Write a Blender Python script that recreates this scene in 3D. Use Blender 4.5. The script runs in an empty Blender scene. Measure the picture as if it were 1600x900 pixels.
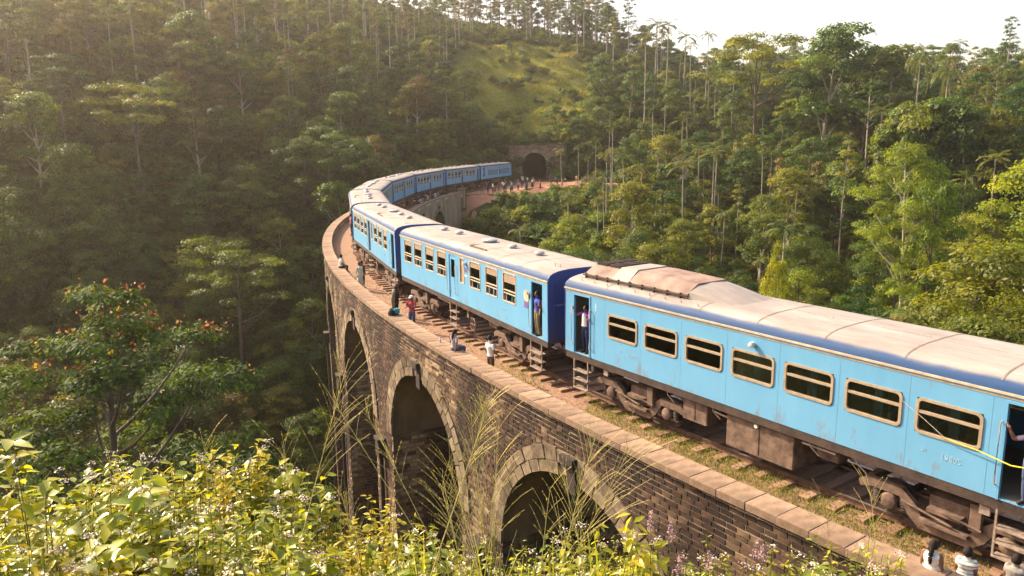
import bpy, bmesh, math, random
import numpy as np
from mathutils import Matrix, Vector, Euler
random.seed(7); RNG = np.random.default_rng(7)
PI = math.pi
sc = bpy.context.scene
COL = sc.collection

# ------------------------------------------------------------------ camera
CAMZ = 8.148
PITCH, ROLL, FPX = .192, -.012, 1200.0
fwd = np.array([0, math.cos(PITCH), -math.sin(PITCH)])
_up = np.array([0, math.sin(PITCH), math.cos(PITCH)]); _rt = np.array([1., 0, 0])
CR = _rt*math.cos(ROLL) + _up*math.sin(ROLL)
CU = _up*math.cos(ROLL) - _rt*math.sin(ROLL)
cd = bpy.data.cameras.new('camera'); cam = bpy.data.objects.new('camera', cd); COL.objects.link(cam)
cd.sensor_width = 36; cd.lens = 36*FPX/1600; cd.clip_start = .05; cd.clip_end = 20000
M = Matrix.Identity(4)
for i in range(3):
    M[i][0] = CR[i]; M[i][1] = CU[i]; M[i][2] = -fwd[i]; M[i][3] = (0, 0, CAMZ)[i]
cam.matrix_world = M
sc.camera = cam

# ------------------------------------------------------------------ world, sun, exposure
SUN_EL, SUN_AZ = math.radians(35), math.radians(-57)      # azimuth from +Y, negative to the left
w = bpy.data.worlds.new("World"); sc.world = w; w.use_nodes = True
nt = w.node_tree; bg = nt.nodes['Background']
sky = nt.nodes.new('ShaderNodeTexSky'); sky.sky_type = 'NISHITA'; sky.sun_disc = False
sky.sun_elevation = SUN_EL; sky.sun_rotation = SUN_AZ; sky.air_density = 1.0; sky.dust_density = 3.0; sky.ozone_density = .6
tintn = nt.nodes.new('ShaderNodeMix'); tintn.data_type = 'RGBA'; tintn.blend_type = 'MULTIPLY'
tintn.inputs[0].default_value = 1; tintn.inputs[7].default_value = (1.45, 1.22, 1.08, 1)
nt.links.new(sky.outputs[0], tintn.inputs[6]); nt.links.new(tintn.outputs[2], bg.inputs[0])
bg.inputs[1].default_value = .15
sd = bpy.data.lights.new('sun', 'SUN'); sd.energy = 5.0; sd.angle = math.radians(.6); sd.color = (1, .84, .62)
sun = bpy.data.objects.new('sun', sd); COL.objects.link(sun)
sdir = Vector((math.sin(SUN_AZ)*math.cos(SUN_EL), math.cos(SUN_AZ)*math.cos(SUN_EL), math.sin(SUN_EL)))
sun.rotation_euler = sdir.to_track_quat('Z', 'Y').to_euler(); sun.location = (-60, 60, 90)
sc.view_settings.view_transform = 'Standard'; sc.view_settings.look = 'None'
sc.view_settings.gamma = 1; sc.view_settings.use_curve_mapping = False
sc.view_settings.exposure = 1.12
sc.render.film_transparent = False
sc.cycles.volume_bounces = 0; sc.cycles.max_bounces = 6; sc.cycles.diffuse_bounces = 3; sc.cycles.transparent_max_bounces = 8
sc.cycles.use_denoising = True; sc.cycles.use_adaptive_sampling = True; sc.cycles.adaptive_threshold = .02

# ------------------------------------------------------------------ helpers: geometry of the line
CEN = np.array([112.868, 91.298]); R = 127.652; S_END = 46.0
def track(s, off=0.0, z=0.0):
    """point beside the curved track: s along the centreline (grows away from the camera), off > 0 to the outer side"""
    if s <= S_END:
        t = s/R; return np.array([CEN[0]-(R+off)*math.cos(t), CEN[1]+(R+off)*math.sin(t), z])
    t = S_END/R; p = np.array([CEN[0]-(R+off)*math.cos(t), CEN[1]+(R+off)*math.sin(t)])
    d = s-S_END; return np.array([p[0]+d*math.sin(t), p[1]+d*math.cos(t), z])
def heading(s): return min(s, S_END)/R
def tracks(s, off, z):
    s = np.asarray(s, float); off = np.broadcast_to(off, s.shape); z = np.broadcast_to(z, s.shape)
    t = np.minimum(s, S_END)/R; d = np.maximum(s-S_END, 0)
    return np.stack([CEN[0]-(R+off)*np.cos(t)+d*np.sin(t), CEN[1]+(R+off)*np.sin(t)+d*np.cos(t), z+0*s], -1)
def s_off(x, y):
    th = np.arctan2(y-CEN[1], CEN[0]-x); rr = np.hypot(x-CEN[0], y-CEN[1])
    return th*R, rr-R
def pix_ray(px, py):
    d = fwd + CR*(px-800)/FPX - CU*(py-450)/FPX
    return d/np.linalg.norm(d)
def on_plane(px, py, z):
    d = pix_ray(px, py); return np.array([0, 0, CAMZ]) + d*(z-CAMZ)/d[2]

# ------------------------------------------------------------------ helpers: objects
def tag(o, label=None, cat=None, group=None, kind=None):
    if label: o['label'] = label
    if cat: o['category'] = cat
    if group: o['group'] = group
    if kind: o['kind'] = kind
    return o
def empty(name, loc=(0, 0, 0), rz=0, label=None, cat=None, group=None, parent=None):
    o = bpy.data.objects.new(name, None); COL.objects.link(o); o.location = loc; o.rotation_euler = (0, 0, rz)
    o.empty_display_size = .3
    if parent: o.parent = parent
    return tag(o, label, cat, group)
def link(name, me, parent=None, loc=None, rot=None, scale=None):
    o = bpy.data.objects.new(name, me); COL.objects.link(o)
    if parent is not None: o.parent = parent
    if loc is not None: o.location = loc
    if rot is not None: o.rotation_euler = rot
    if scale is not None: o.scale = scale
    return o
def copy_tree(o, parent=None):
    c = o.copy(); COL.objects.link(c)
    if parent is not None: c.parent = parent
    for ch in list(o.children): copy_tree(ch, c)
    return c
def np_mesh(name, V, F, mats=(), mi=None, tint=None, smooth=False):
    """V (n,3), F list/array of equal-length faces"""
    V = np.asarray(V, np.float32); F = np.asarray(F, np.int32)
    me = bpy.data.meshes.new(name); n, k = F.shape
    me.vertices.add(len(V)); me.vertices.foreach_set('co', V.ravel())
    me.loops.add(n*k); me.loops.foreach_set('vertex_index', F.ravel())
    me.polygons.add(n); me.polygons.foreach_set('loop_start', np.arange(n, dtype=np.int32)*k)
    me.polygons.foreach_set('loop_total', np.full(n, k, np.int32))
    for m in mats: me.materials.append(m)
    if mi is not None: me.polygons.foreach_set('material_index', np.asarray(mi, np.int32))
    me.polygons.foreach_set('use_smooth', np.full(n, bool(smooth)))
    me.update(calc_edges=True)
    if tint is not None:
        a = me.attributes.new('tint', 'FLOAT', 'FACE'); a.data.foreach_set('value', np.asarray(tint, np.float32))
    return me
class MB:
    """collects boxes, bars, tubes and prisms, then builds one mesh"""
    def __init__(s): s.v = []; s.f = []; s.m = []; s.cur = 0
    def add(s, V, F, m=None):
        b = len(s.v); s.v += [tuple(map(float, p)) for p in V]
        for f in F: s.f.append(tuple(b+i for i in f)); s.m.append(s.cur if m is None else m)
    def box(s, x0, x1, y0, y1, z0, z1, m=None):
        s.add([(x0,y0,z0),(x1,y0,z0),(x1,y1,z0),(x0,y1,z0),(x0,y0,z1),(x1,y0,z1),(x1,y1,z1),(x0,y1,z1)],
              [(0,3,2,1),(4,5,6,7),(0,1,5,4),(1,2,6,5),(2,3,7,6),(3,0,4,7)], m)
    def bbox(s, x0, x1, y0, y1, z0, z1, b=.02, m=None):
        """box with chamfered vertical/top edges"""
        ring = [(x0+b,y0),(x1-b,y0),(x1,y0+b),(x1,y1-b),(x1-b,y1),(x0+b,y1),(x0,y1-b),(x0,y0+b)]
        top = [(x0+b*1.6,y0+b),(x1-b*1.6,y0+b),(x1-b,y0+b*1.6),(x1-b,y1-b*1.6),(x1-b*1.6,y1-b),(x0+b*1.6,y1-b),(x0+b,y1-b*1.6),(x0+b,y0+b*1.6)]
        V = [(x,y,z0) for x,y in ring]+[(x,y,z1-b) for x,y in ring]+[(x,y,z1) for x,y in top]
        F = [tuple(range(7,-1,-1)), tuple(range(16,24))]
        for i in range(8):
            j=(i+1)%8; F += [(i,j,8+j,8+i),(8+i,8+j,16+j,16+i)]
        s.add(V,F,m)
    def tube(s, pts, rad, n=8, m=None, cap=True):
        pts = [Vector(tuple(map(float, p))) for p in pts]; rad = rad if hasattr(rad, '__len__') else [rad]*len(pts)
        V = []; F = []; ref = None
        for i, p in enumerate(pts):
            d = (pts[min(i+1, len(pts)-1)]-pts[max(i-1, 0)]).normalized()
            if ref is None: ref = Vector((0,0,1)) if abs(d.z) < .9 else Vector((1,0,0))
            a = d.cross(ref).normalized(); b = d.cross(a).normalized(); ref = -b if False else ref
            for k in range(n):
                t = 2*PI*k/n; V.append(p + (a*math.cos(t)+b*math.sin(t))*rad[i])
        for i in range(len(pts)-1):
            for k in range(n):
                j = (k+1) % n; F.append((i*n+k, i*n+j, (i+1)*n+j, (i+1)*n+k))
        if cap: F.append(tuple(range(n-1, -1, -1))); F.append(tuple(range((len(pts)-1)*n, len(pts)*n)))
        s.add(V, F, m)
    def lathe(s, prof, org=(0,0,0), n=12, axis='z', m=None):
        V = []; F = []
        for r_, h in prof:
            for k in range(n):
                t = 2*PI*k/n; a, b = r_*math.cos(t), r_*math.sin(t)
                V.append({'z': (a,b,h), 'y': (a,h,b), 'x': (h,a,b)}[axis])
        V = [(x+org[0], y+org[1], z+org[2]) for x,y,z in V]
        for i in range(len(prof)-1):
            for k in range(n):
                j=(k+1)%n; F.append((i*n+k, i*n+j, (i+1)*n+j, (i+1)*n+k))
        F.append(tuple(range(n-1,-1,-1))); F.append(tuple(range((len(prof)-1)*n, len(prof)*n)))
        s.add(V,F,m)
    def prism(s, poly, y0, y1, m=None):
        """polygon in x,z extruded along y"""
        n = len(poly); V = [(x,y0,z) for x,z in poly]+[(x,y1,z) for x,z in poly]
        F = [tuple(range(n)), tuple(range(2*n-1,n-1,-1))]+[(i,n+i,n+(i+1)%n,(i+1)%n) for i in range(n)]
        s.add(V,F,m)
    def loft(s, secs, m=None, closed=True, cap=True):
        n = len(secs[0]); V = [p for q in secs for p in q]; F = []
        for i in range(len(secs)-1):
            for k in range(n if closed else n-1):
                j=(k+1)%n; F.append((i*n+k, i*n+j, (i+1)*n+j, (i+1)*n+k))
        if cap: F.append(tuple(range(n-1,-1,-1))); F.append(tuple(range((len(secs)-1)*n, len(secs)*n)))
        s.add(V,F,m)
    def mesh(s, name, mats, smooth=False):
        me = bpy.data.meshes.new(name); me.from_pydata(s.v, [], s.f)
        for q in (mats if isinstance(mats, (list, tuple)) else [mats]): me.materials.append(q)
        me.polygons.foreach_set('material_index', s.m)
        bm = bmesh.new(); bm.from_mesh(me); bmesh.ops.recalc_face_normals(bm, faces=bm.faces); bm.to_mesh(me); bm.free()
        if smooth:
            me.polygons.foreach_set('use_smooth', [True]*len(me.polygons))
            me.set_sharp_from_angle(angle=math.radians(38))
        me.update(); return me
    def build(s, name, mats, parent=None, smooth=False, **k):
        return link(name, s.mesh(name, mats, smooth), parent, **k)

# ------------------------------------------------------------------ helpers: materials
def lin(r, g, b):
    f = lambda c: (c/255/12.92 if c/255 <= .04045 else ((c/255+.055)/1.055)**2.4)
    return (f(r), f(g), f(b), 1)
def new_mat(name):
    m = bpy.data.materials.new(name); m.use_nodes = True; return m, m.node_tree, m.node_tree.nodes['Principled BSDF']
def nd(nt, t, **k):
    n = nt.nodes.new(t)
    for a, v in k.items(): setattr(n, a, v)
    return n
def ramp(nt, fac, stops):
    n = nd(nt, 'ShaderNodeValToRGB'); e = n.color_ramp.elements
    while len(e) < len(stops): e.new(.5)
    for i, (p, c) in enumerate(stops): e[i].position = p; e[i].color = c if len(c) == 4 else (*c, 1)
    nt.links.new(fac, n.inputs[0]); return n.outputs[0]
def noise(nt, scale, detail=5, rough=.6, coord='Object', stretch=None, w=None):
    tc = nd(nt, 'ShaderNodeTexCoord'); n = nd(nt, 'ShaderNodeTexNoise'); n.inputs['Scale'].default_value = scale
    n.inputs['Detail'].default_value = detail; n.inputs['Roughness'].default_value = rough
    if stretch:
        mp = nd(nt, 'ShaderNodeMapping'); mp.inputs['Scale'].default_value = stretch
        nt.links.new(tc.outputs[coord], mp.inputs[0]); nt.links.new(mp.outputs[0], n.inputs[0])
    else: nt.links.new(tc.outputs[coord], n.inputs[0])
    return n.outputs[0]
def mixc(nt, fac, a, b, mode='MIX'):
    n = nd(nt, 'ShaderNodeMix', data_type='RGBA', blend_type=mode)
    for s_, v in ((0, fac), (6, a), (7, b)):
        if isinstance(v, bpy.types.NodeSocket): nt.links.new(v, n.inputs[s_])
        else: n.inputs[s_].default_value = v if not (s_ and len(v) == 3) else (*v, 1)
    return n.outputs[2]
def bump(nt, b, h, dist=.02, strength=.6):
    n = nd(nt, 'ShaderNodeBump'); n.inputs['Distance'].default_value = dist; n.inputs['Strength'].default_value = strength
    nt.links.new(h, n.inputs['Height']); nt.links.new(n.outputs[0], b.inputs['Normal'])
def simple(name, c, rough=.7, c2=None, scale=3, stretch=None, metal=0, coord='Object', lo=.35, hi=.68, bmp=0, bscale=30, spec=.4):
    m, nt, b = new_mat(name); c = (*c[:3], 1)
    b.inputs['Roughness'].default_value = rough; b.inputs['Metallic'].default_value = metal
    b.inputs['Specular IOR Level'].default_value = spec
    if c2 is None: c2 = tuple(x*.72 for x in c[:3])
    nt.links.new(ramp(nt, noise(nt, scale, coord=coord, stretch=stretch), [(lo, c), (hi, (*c2[:3], 1))]), b.inputs['Base Color'])
    if bmp: bump(nt, b, noise(nt, bscale, coord=coord), bmp)
    return m
def leafmat(name, dark, mid, light, rough=.5, trans=.35, hue=.03, spec=.35):
    """leaf: colour per leaf (tint) and per tree (random), some light let through"""
    m, nt, b = new_mat(name)
    at = nd(nt, 'ShaderNodeAttribute', attribute_name='tint')
    oi = nd(nt, 'ShaderNodeObjectInfo')
    ma = nd(nt, 'ShaderNodeMath', operation='MULTIPLY_ADD'); nt.links.new(oi.outputs['Random'], ma.inputs[0]); ma.inputs[1].default_value = .4; ma.inputs[2].default_value = -.2
    ad = nd(nt, 'ShaderNodeMath', operation='ADD'); nt.links.new(at.outputs['Fac'], ad.inputs[0]); nt.links.new(ma.outputs[0], ad.inputs[1])
    col = ramp(nt, ad.outputs[0], [(.05, dark), (.5, mid), (.95, light)])
    hs = nd(nt, 'ShaderNodeHueSaturation'); mr = nd(nt, 'ShaderNodeMath', operation='MULTIPLY_ADD')
    nt.links.new(oi.outputs['Random'], mr.inputs[0]); mr.inputs[1].default_value = -hue*2; mr.inputs[2].default_value = .5+hue
    nt.links.new(mr.outputs[0], hs.inputs[0]); nt.links.new(col, hs.inputs['Color'])
    nt.links.new(hs.outputs[0], b.inputs['Base Color']); b.inputs['Roughness'].default_value = rough; b.inputs['Specular IOR Level'].default_value = spec
    tr = nd(nt, 'ShaderNodeBsdfTranslucent')
    t2 = mixc(nt, 1.0, hs.outputs[0], (1.5, 1.35, .5), 'MULTIPLY'); nt.links.new(t2, tr.inputs[0])
    mx = nd(nt, 'ShaderNodeMixShader'); mx.inputs[0].default_value = trans
    nt.links.new(b.outputs[0], mx.inputs[1]); nt.links.new(tr.outputs[0], mx.inputs[2])
    nt.links.new(mx.outputs[0], nt.nodes['Material Output'].inputs[0])
    return m
def tintmat(name, stops, rough=.9, fine=14, famt=.35, bmp=.01, bscale=20, stretch=None, stain=None):
    """masonry pieces: colour per piece (tint) with grain over it"""
    m, nt, b = new_mat(name); at = nd(nt, 'ShaderNodeAttribute', attribute_name='tint')
    oi = nd(nt, 'ShaderNodeObjectInfo')
    col = ramp(nt, at.outputs['Fac'], stops)
    n = noise(nt, fine, coord='Object', stretch=stretch)
    g = ramp(nt, n, [(.3, (.45, .42, .4, 1)), (.7, (1.25, 1.22, 1.15, 1))])
    col = mixc(nt, famt*2, col, g, 'MULTIPLY')
    if stain:
        n2 = noise(nt, stain[0], coord='Object', stretch=stain[1]); f = ramp(nt, n2, [(stain[2], (0,0,0,1)), (stain[3], (1,1,1,1))])
        col = mixc(nt, f, col, (*stain[4], 1))
    nt.links.new(col, b.inputs['Base Color']); b.inputs['Roughness'].default_value = rough; b.inputs['Specular IOR Level'].default_value = .2
    bump(nt, b, noise(nt, bscale, coord='Object'), bmp)
    return m

# ================================================================== terrain
CP = [  # x, y, z : heights read off the place
 (0,0,6.4),(-6,0,6.3),(8,0,4.6),(-12,0,5.8),(-30,0,3),(-60,0,0),(0,4,4.9),(-4,4.5,5.0),(4,4,4.0),(-8,5,4.6),(0,7,2.6),(4,7,.6),(8,5,.8),(10,8,-1.6),(7,10,-3.0),(3,11,-2.6),(-5,9,.6),(-12,9,0),(-1,16,-7),(5,14,-6),(9,11.5,-3.6),
 (13,6,-.7),(14,9,-1.2),(18,4,-.6),(22,0,-.6),(24,-10,-.6),(30,-20,0),(26,8,-1.0),(34,4,0),(20,14,-3),
 (-2,24,-13),(-8,22,-12),(-18,18,-9),(-35,20,-9),(-60,25,-9),(-100,20,-4),
 (-10,36,-20),(-20,45,-23),(-28,60,-24),(-45,50,-19),(-20,72,-23.5),(-25,90,-22),(-22,105,-15),(4,40,-18),(10,60,-19),(0,80,-20),(5,95,-14),(-6,110,-12),
 (-20,120,-6),(-30,112,-7),(-45,95,-9),(-55,75,-13),(-80,70,-4),(-75,90,2),(-60,110,6),(-80,120,16),(-110,100,16),(-110,70,6),(-150,80,18),(-55,140,17),(-40,150,14),(-30,140,4),(-22,150,3),
 (-15,165,7),(-20,190,18),(-10,215,27),(10,230,30),(-50,190,32),(-90,170,38),(-140,150,42),(-60,240,48),(-10,270,44),(-110,230,55),(-190,200,60),(-200,120,38),(20,270,40),(-60,320,60),(-200,320,70),(-300,200,70),(-300,60,20),
 (3,190,9),(10,185,8),(20,190,12),(28,215,21),(32,240,33),(45,250,28),(60,240,21),(14,172,.5),(22,165,-.2),(34,160,0),(44,168,6),(55,160,2),(50,190,14),(70,200,20),
 (2,160,-.5),(0,145,-.5),(-4,130,-.5),(5,140,-.5),(10,146,-.5),(8,133,-1.0),(16,148,-.5),(24,150,-.6),(2,122,-3.5),(12,122,-4),(20,130,-4),(30,138,-3.5),(12,105,-9),(28,110,-9),(35,90,-12),(40,120,-6),
 (50,130,-2),(60,150,4),(60,100,-6),(80,120,6),(100,150,15),(90,90,0),(120,110,10),(130,70,6),(100,60,-1),(70,60,-8),(50,60,-13),(30,60,-17),(40,40,-13),(25,35,-12),(60,35,-7),(100,30,0),(140,30,6),
 (30,20,-5),(50,10,-2),(100,0,4),(160,60,12),(160,110,16),(160,160,18),(110,190,19),(130,230,16),(200,200,14),(80,260,24),(200,120,16),(220,60,18),(300,100,14),(300,300,10),(150,350,12),(60,350,30),(0,380,50),(300,0,20),
]
CPX = np.array(CP, float)
_r = (CPX[:,0] > 70) & (CPX[:,1] > 60); CPX[_r,2] -= np.clip((CPX[_r,0]-60)*.05, 0, 5)*(CPX[_r,2] > 2)
def _tps(d2): return np.where(d2 > 1e-9, d2*np.log(np.maximum(d2, 1e-9)), 0)*.5
_n = len(CPX); _d2 = ((CPX[:, None, :2]-CPX[None, :, :2])**2).sum(-1)
_A = np.zeros((_n+3, _n+3)); _A[:_n, :_n] = _tps(_d2)+np.eye(_n)*8.0; _P = np.c_[np.ones(_n), CPX[:, :2]]
_A[:_n, _n:] = _P; _A[_n:, :_n] = _P.T
_W = np.linalg.solve(_A, np.r_[CPX[:, 2], 0, 0, 0])
def _hn(x, y):
    return .5*np.sin(x*.31+1.7*np.sin(y*.17))*np.sin(y*.27+1.3*np.sin(x*.13)) + .25*np.sin(x*.83+y*.41)*np.sin(y*.77-x*.3)
def height(x, y):
    x = np.atleast_1d(np.asarray(x, float)); y = np.atleast_1d(np.asarray(y, float))
    z = np.empty(x.shape); xf, yf, zf = x.ravel(), y.ravel(), z.ravel()
    for a in range(0, len(xf), 20000):
        X, Y = xf[a:a+20000], yf[a:a+20000]
        d2 = (X[:, None]-CPX[None, :, 0])**2+(Y[:, None]-CPX[None, :, 1])**2
        zf[a:a+20000] = _tps(d2)@_W[:_n] + _W[_n]+_W[_n+1]*X+_W[_n+2]*Y
    z = zf.reshape(x.shape)
    s, o = s_off(x, y); amp = np.clip((np.abs(o)-4)/8, 0, 1)*np.clip((np.hypot(x, y)-8)/10, 0, 1)
    z = z + _hn(x, y)*amp*1.3
    # level bed under the line on the far bank and behind the near abutment
    far = np.clip((s-31)/3, 0, 1)*(1-np.clip((np.abs(o+1.5)-5.5)/4, 0, 1))*(s < 80)*(y < 172)
    near = np.clip((-79-s)/3, 0, 1)*(1-np.clip((np.abs(o)-3.2)/2, 0, 1))*(y < 60)
    k = np.maximum(far, near); z = z*(1-k) + (-.52)*k
    # never above the bridge deck while on the viaduct
    on = (s > -80) & (s < 31) & (np.abs(o) < 5)
    return np.where(on, np.minimum(z, -3.0 - np.minimum(np.minimum(s+80, 31-s)*.35, 12)), z)
gx = np.unique(np.concatenate([np.arange(-420, -120, 12.), np.arange(-120, 150, 2.), np.arange(150, 430, 12.)]))
gy = np.unique(np.concatenate([np.arange(-60, 0, 6.), np.arange(0, 240, 2.), np.arange(240, 440, 10.)]))
GX, GY = np.meshgrid(gx, gy, indexing='ij'); GZ = height(GX, GY)
HILL = (GX, GY, GZ)
def hgrid(x, y):
    """fast bilinear read of the terrain sheet"""
    x = np.asarray(x, float); y = np.asarray(y, float)
    i = np.clip(np.searchsorted(gx, x)-1, 0, len(gx)-2); j = np.clip(np.searchsorted(gy, y)-1, 0, len(gy)-2)
    u = (x-gx[i])/(gx[i+1]-gx[i]); v = (y-gy[j])/(gy[j+1]-gy[j])
    return GZ[i,j]*(1-u)*(1-v)+GZ[i+1,j]*u*(1-v)+GZ[i,j+1]*(1-u)*v+GZ[i+1,j+1]*u*v
idx = np.arange(len(gx)*len(gy)).reshape(len(gx), len(gy))
F = np.stack([idx[:-1,:-1], idx[1:,:-1], idx[1:,1:], idx[:-1,1:]], -1).reshape(-1, 4)
m_ground, nt, b = new_mat('forest_floor')
n1 = noise(nt, .06, 8, .65); n2 = noise(nt, 1.3, 6, .7)
c1 = ramp(nt, n1, [(.35, (.030,.036,.012)), (.55, (.055,.070,.018)), (.72, (.080,.068,.030))])
c2 = ramp(nt, n2, [(.3, (.55,.5,.45)), (.7, (1.35,1.3,1.2))])
# open grassy slope above the tunnel: real grass colour, placed by position
tc = nd(nt, 'ShaderNodeTexCoord'); vd = nd(nt, 'ShaderNodeVectorMath', operation='DISTANCE'); mpp = nd(nt, 'ShaderNodeMapping')
mpp.inputs['Scale'].default_value = (1.35, .75, 0.0); nt.links.new(tc.outputs['Object'], mpp.inputs[0])
vd.inputs[1].default_value = (4*1.35, 210*.75, 0); nt.links.new(mpp.outputs[0], vd.inputs[0])
wob = nd(nt, 'ShaderNodeMath', operation='MULTIPLY_ADD'); nt.links.new(n1, wob.inputs[0]); wob.inputs[1].default_value = 26; nt.links.new(vd.outputs['Value'], wob.inputs[2])
gf = nd(nt, 'ShaderNodeMapRange'); nt.links.new(wob.outputs[0], gf.inputs[0]); gf.inputs[1].default_value = 30; gf.inputs[2].default_value = 42; gf.inputs[3].default_value = 1; gf.inputs[4].default_value = 0
gcol = ramp(nt, noise(nt, .35, 8, .7), [(.3, (.13,.16,.025)), (.55, (.22,.23,.04)), (.75, (.27,.20,.07))])
cc = mixc(nt, gf.outputs[0], c1, gcol)
cc = mixc(nt, 1.0, cc, c2, 'MULTIPLY'); nt.links.new(cc, b.inputs['Base Color']); b.inputs['Roughness'].default_value = 1; b.inputs['Specular IOR Level'].default_value = .1
bump(nt, b, noise(nt, 2.5, 8, .7), .25, .8)
# open the sheet where the tunnel runs under it
_a = math.radians(12); _lx = (GX-5.2)*math.cos(_a)-(GY-168.5)*math.sin(_a); _ly = (GX-5.2)*math.sin(_a)+(GY-168.5)*math.cos(_a)
_in = (np.abs(_lx) < 5.0) & (_ly > .3) & (_ly < 30); GZ[_in] = np.maximum(GZ[_in], 6.7)
_ff = _in.ravel()[F]; _bad = _ff.any(1) & (~_ff).any(1) & (np.abs(_lx.ravel()[F]).min(1) < 4.9) & (GZ.ravel()[F].min(1) < 5.5) & (_ly.ravel()[F].min(1) < 2)
F = F[~_bad]
terrain = link('terrain', np_mesh('terrain', np.stack([GX, GY, GZ], -1).reshape(-1, 3), F, [m_ground], smooth=True)); terrain['kind'] = 'structure'
def drape(name, poly, mat, lift=.05, step=.8):
    """a sheet lying on the terrain inside polygon poly"""
    P = np.array(poly); x0, y0 = P.min(0); x1, y1 = P.max(0)
    xs = np.arange(x0, x1+step, step); ys = np.arange(y0, y1+step, step); X, Y = np.meshgrid(xs, ys, indexing='ij'); Z = hgrid(X, Y)
    ix = np.arange(X.size).reshape(X.shape); cx = (X[:-1,:-1]+step/2); cy = (Y[:-1,:-1]+step/2)
    ins = np.zeros(cx.shape, bool); n = len(P)
    for i in range(n):
        (ax, ay), (bx, by) = P[i], P[(i+1) % n]
        c = ((ay > cy) != (by > cy)) & (cx < (bx-ax)*(cy-ay)/(by-ay+1e-12)+ax); ins ^= c
    Fq = np.stack([ix[:-1,:-1], ix[1:,:-1], ix[1:,1:], ix[:-1,1:]], -1)[ins]
    o = link(name, np_mesh(name, np.stack([X, Y, Z+lift], -1).reshape(-1, 3), Fq, [mat], smooth=True)); o['kind'] = 'structure'; return o
m_red = simple('red_earth', (.42,.20,.115), .95, (.28,.125,.07), scale=.7, bmp=.03, bscale=9)
P0 = [track(s, o_)[:2] for s, o_ in ((31,-5.6),(36,-9),(44,-13.5),(52,-15),(58,-18),(62,-21),(65,-25),(67,-26),(68,-24),(68,-19),(68,-12),(69,-3.4),(60,-3.2),(50,-3.2),(40,-3.2),(31,-3.2))]
drape('dirt_path', P0, m_red)

# ================================================================== railway
ZR, ZB = -.30, -.46            # rail top, ballast
m_stonec = tintmat('coping_stone', [(0, (.24,.165,.115)), (.5, (.28,.195,.135)), (1, (.34,.245,.175))], fine=3.5, famt=.40, bmp=.02, bscale=16, stain=(.8,(1,1,1),.52,.70,(.12,.085,.06)))
m_brick = tintmat('weathered_brick', [(0, (.030,.020,.016)), (.35, (.062,.038,.028)), (.65, (.125,.078,.052)), (.88, (.24,.17,.105)), (1, (.34,.265,.165))], fine=9, famt=.3, bmp=.012, bscale=22,
                  stain=(.6, (1,1,.4), .50, .66, (.028,.021,.017)))
m_mortar = simple('lime_mortar', (.46,.36,.23), .95, (.17,.115,.08), scale=.5, stretch=(1,1,.35), lo=.4, hi=.62, bmp=.01, bscale=18)
m_vous = tintmat('dressed_arch_stone', [(0, (.10,.078,.056)), (.5, (.20,.155,.105)), (1, (.32,.26,.18))], fine=5, famt=.42, bmp=.016, bscale=14, stain=(.9,(1,1,.5),.50,.64,(.06,.045,.03)))
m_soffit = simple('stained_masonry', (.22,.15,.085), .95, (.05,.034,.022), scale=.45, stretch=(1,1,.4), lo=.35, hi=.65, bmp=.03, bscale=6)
m_ballast = simple('gravel_ballast', (.34,.205,.125), .95, (.17,.10,.065), scale=9, bmp=.03, bscale=24, lo=.3, hi=.7)
m_rail = simple('rusty_rail', (.16,.09,.06), .55, (.08,.045,.03), scale=6, metal=.4)
m_railtop = simple('worn_rail_head', (.42,.34,.29), .35, (.3,.2,.15), scale=8, metal=.8)
m_sleeper = tintmat('weathered_sleeper', [(0, (.20,.115,.075)), (1, (.38,.24,.165))], fine=7, famt=.35, bmp=.01, bscale=25, stretch=(1,6,1))

def ribbon(name, prof, s0, s1, ds, mats, parent=None, mi=None, kind=None, smooth=False):
    """sweep an open profile [(off, z), ...] along the line"""
    ss = np.arange(s0, s1+1e-6, ds); n = len(prof); V = np.concatenate([tracks(np.full(n, s), np.array([p[0] for p in prof]), np.array([p[1] for p in prof])) for s in ss])
    F = [(i*n+k, i*n+k+1, (i+1)*n+k+1, (i+1)*n+k) for i in range(len(ss)-1) for k in range(n-1)]
    o = link(name, np_mesh(name, V, F, mats, mi=None if mi is None else [mi[f % (n-1)] for f in range(len(F))], smooth=smooth), parent)
    if kind: o['kind'] = kind
    return o
tb = ribbon('trackbed', [(3.2,ZB-.03),(2.4,ZB-.06),(1.9,ZB-.07),(0,ZB-.06),(-1.9,ZB-.07),(-2.3,ZB-.06),(-3.2,ZB-.03)], -112, 68.5, 1.0, [m_ballast], kind='structure', smooth=True)
track_o = empty('railway_track', track(-40), 0, 'single railway line of rusty rails on wooden sleepers curving round the viaduct', 'railway track')
def at_world(o, parent):   # keep world coordinates of parts under a moved Empty
    o.parent = parent; o.matrix_parent_inverse = parent.matrix_world.inverted() if False else Matrix.Translation(-Vector(parent.location)) if parent.rotation_euler.z == 0 else parent.matrix_basis.inverted(); return o
rp = [(-.07,0),(-.07,.02),(-.012,.035),(-.012,.115),(-.036,.125),(-.036,.155),(.036,.155),(.036,.125),(.012,.115),(.012,.035),(.07,.02),(.07,0)]
for sgn in (-1, 1):
    o = ribbon('rail', [(sgn*.93+a, ZR-.155+b_) for a, b_ in rp], -112, 67, 1.0, [m_rail, m_railtop], mi=[0,0,0,0,0,1,0,0,0,0,0]); at_world(o, track_o)
def tinted_box_mesh(name, x, y, z, mat, t, ch=.012):
    mb = MB(); mb.bbox(-x/2, x/2, -y/2, y/2, 0, z, ch); me = mb.mesh(name, mat)
    a = me.attributes.new('tint', 'FLOAT', 'FACE'); a.data.foreach_set('value', [t]*len(me.polygons)); return me
sl = [tinted_box_mesh('sleeper', .25*f, 3.05, .15, m_sleeper, t) for f, t in ((1,.2),(.94,.5),(1.04,.75),(1,.95))]
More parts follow.
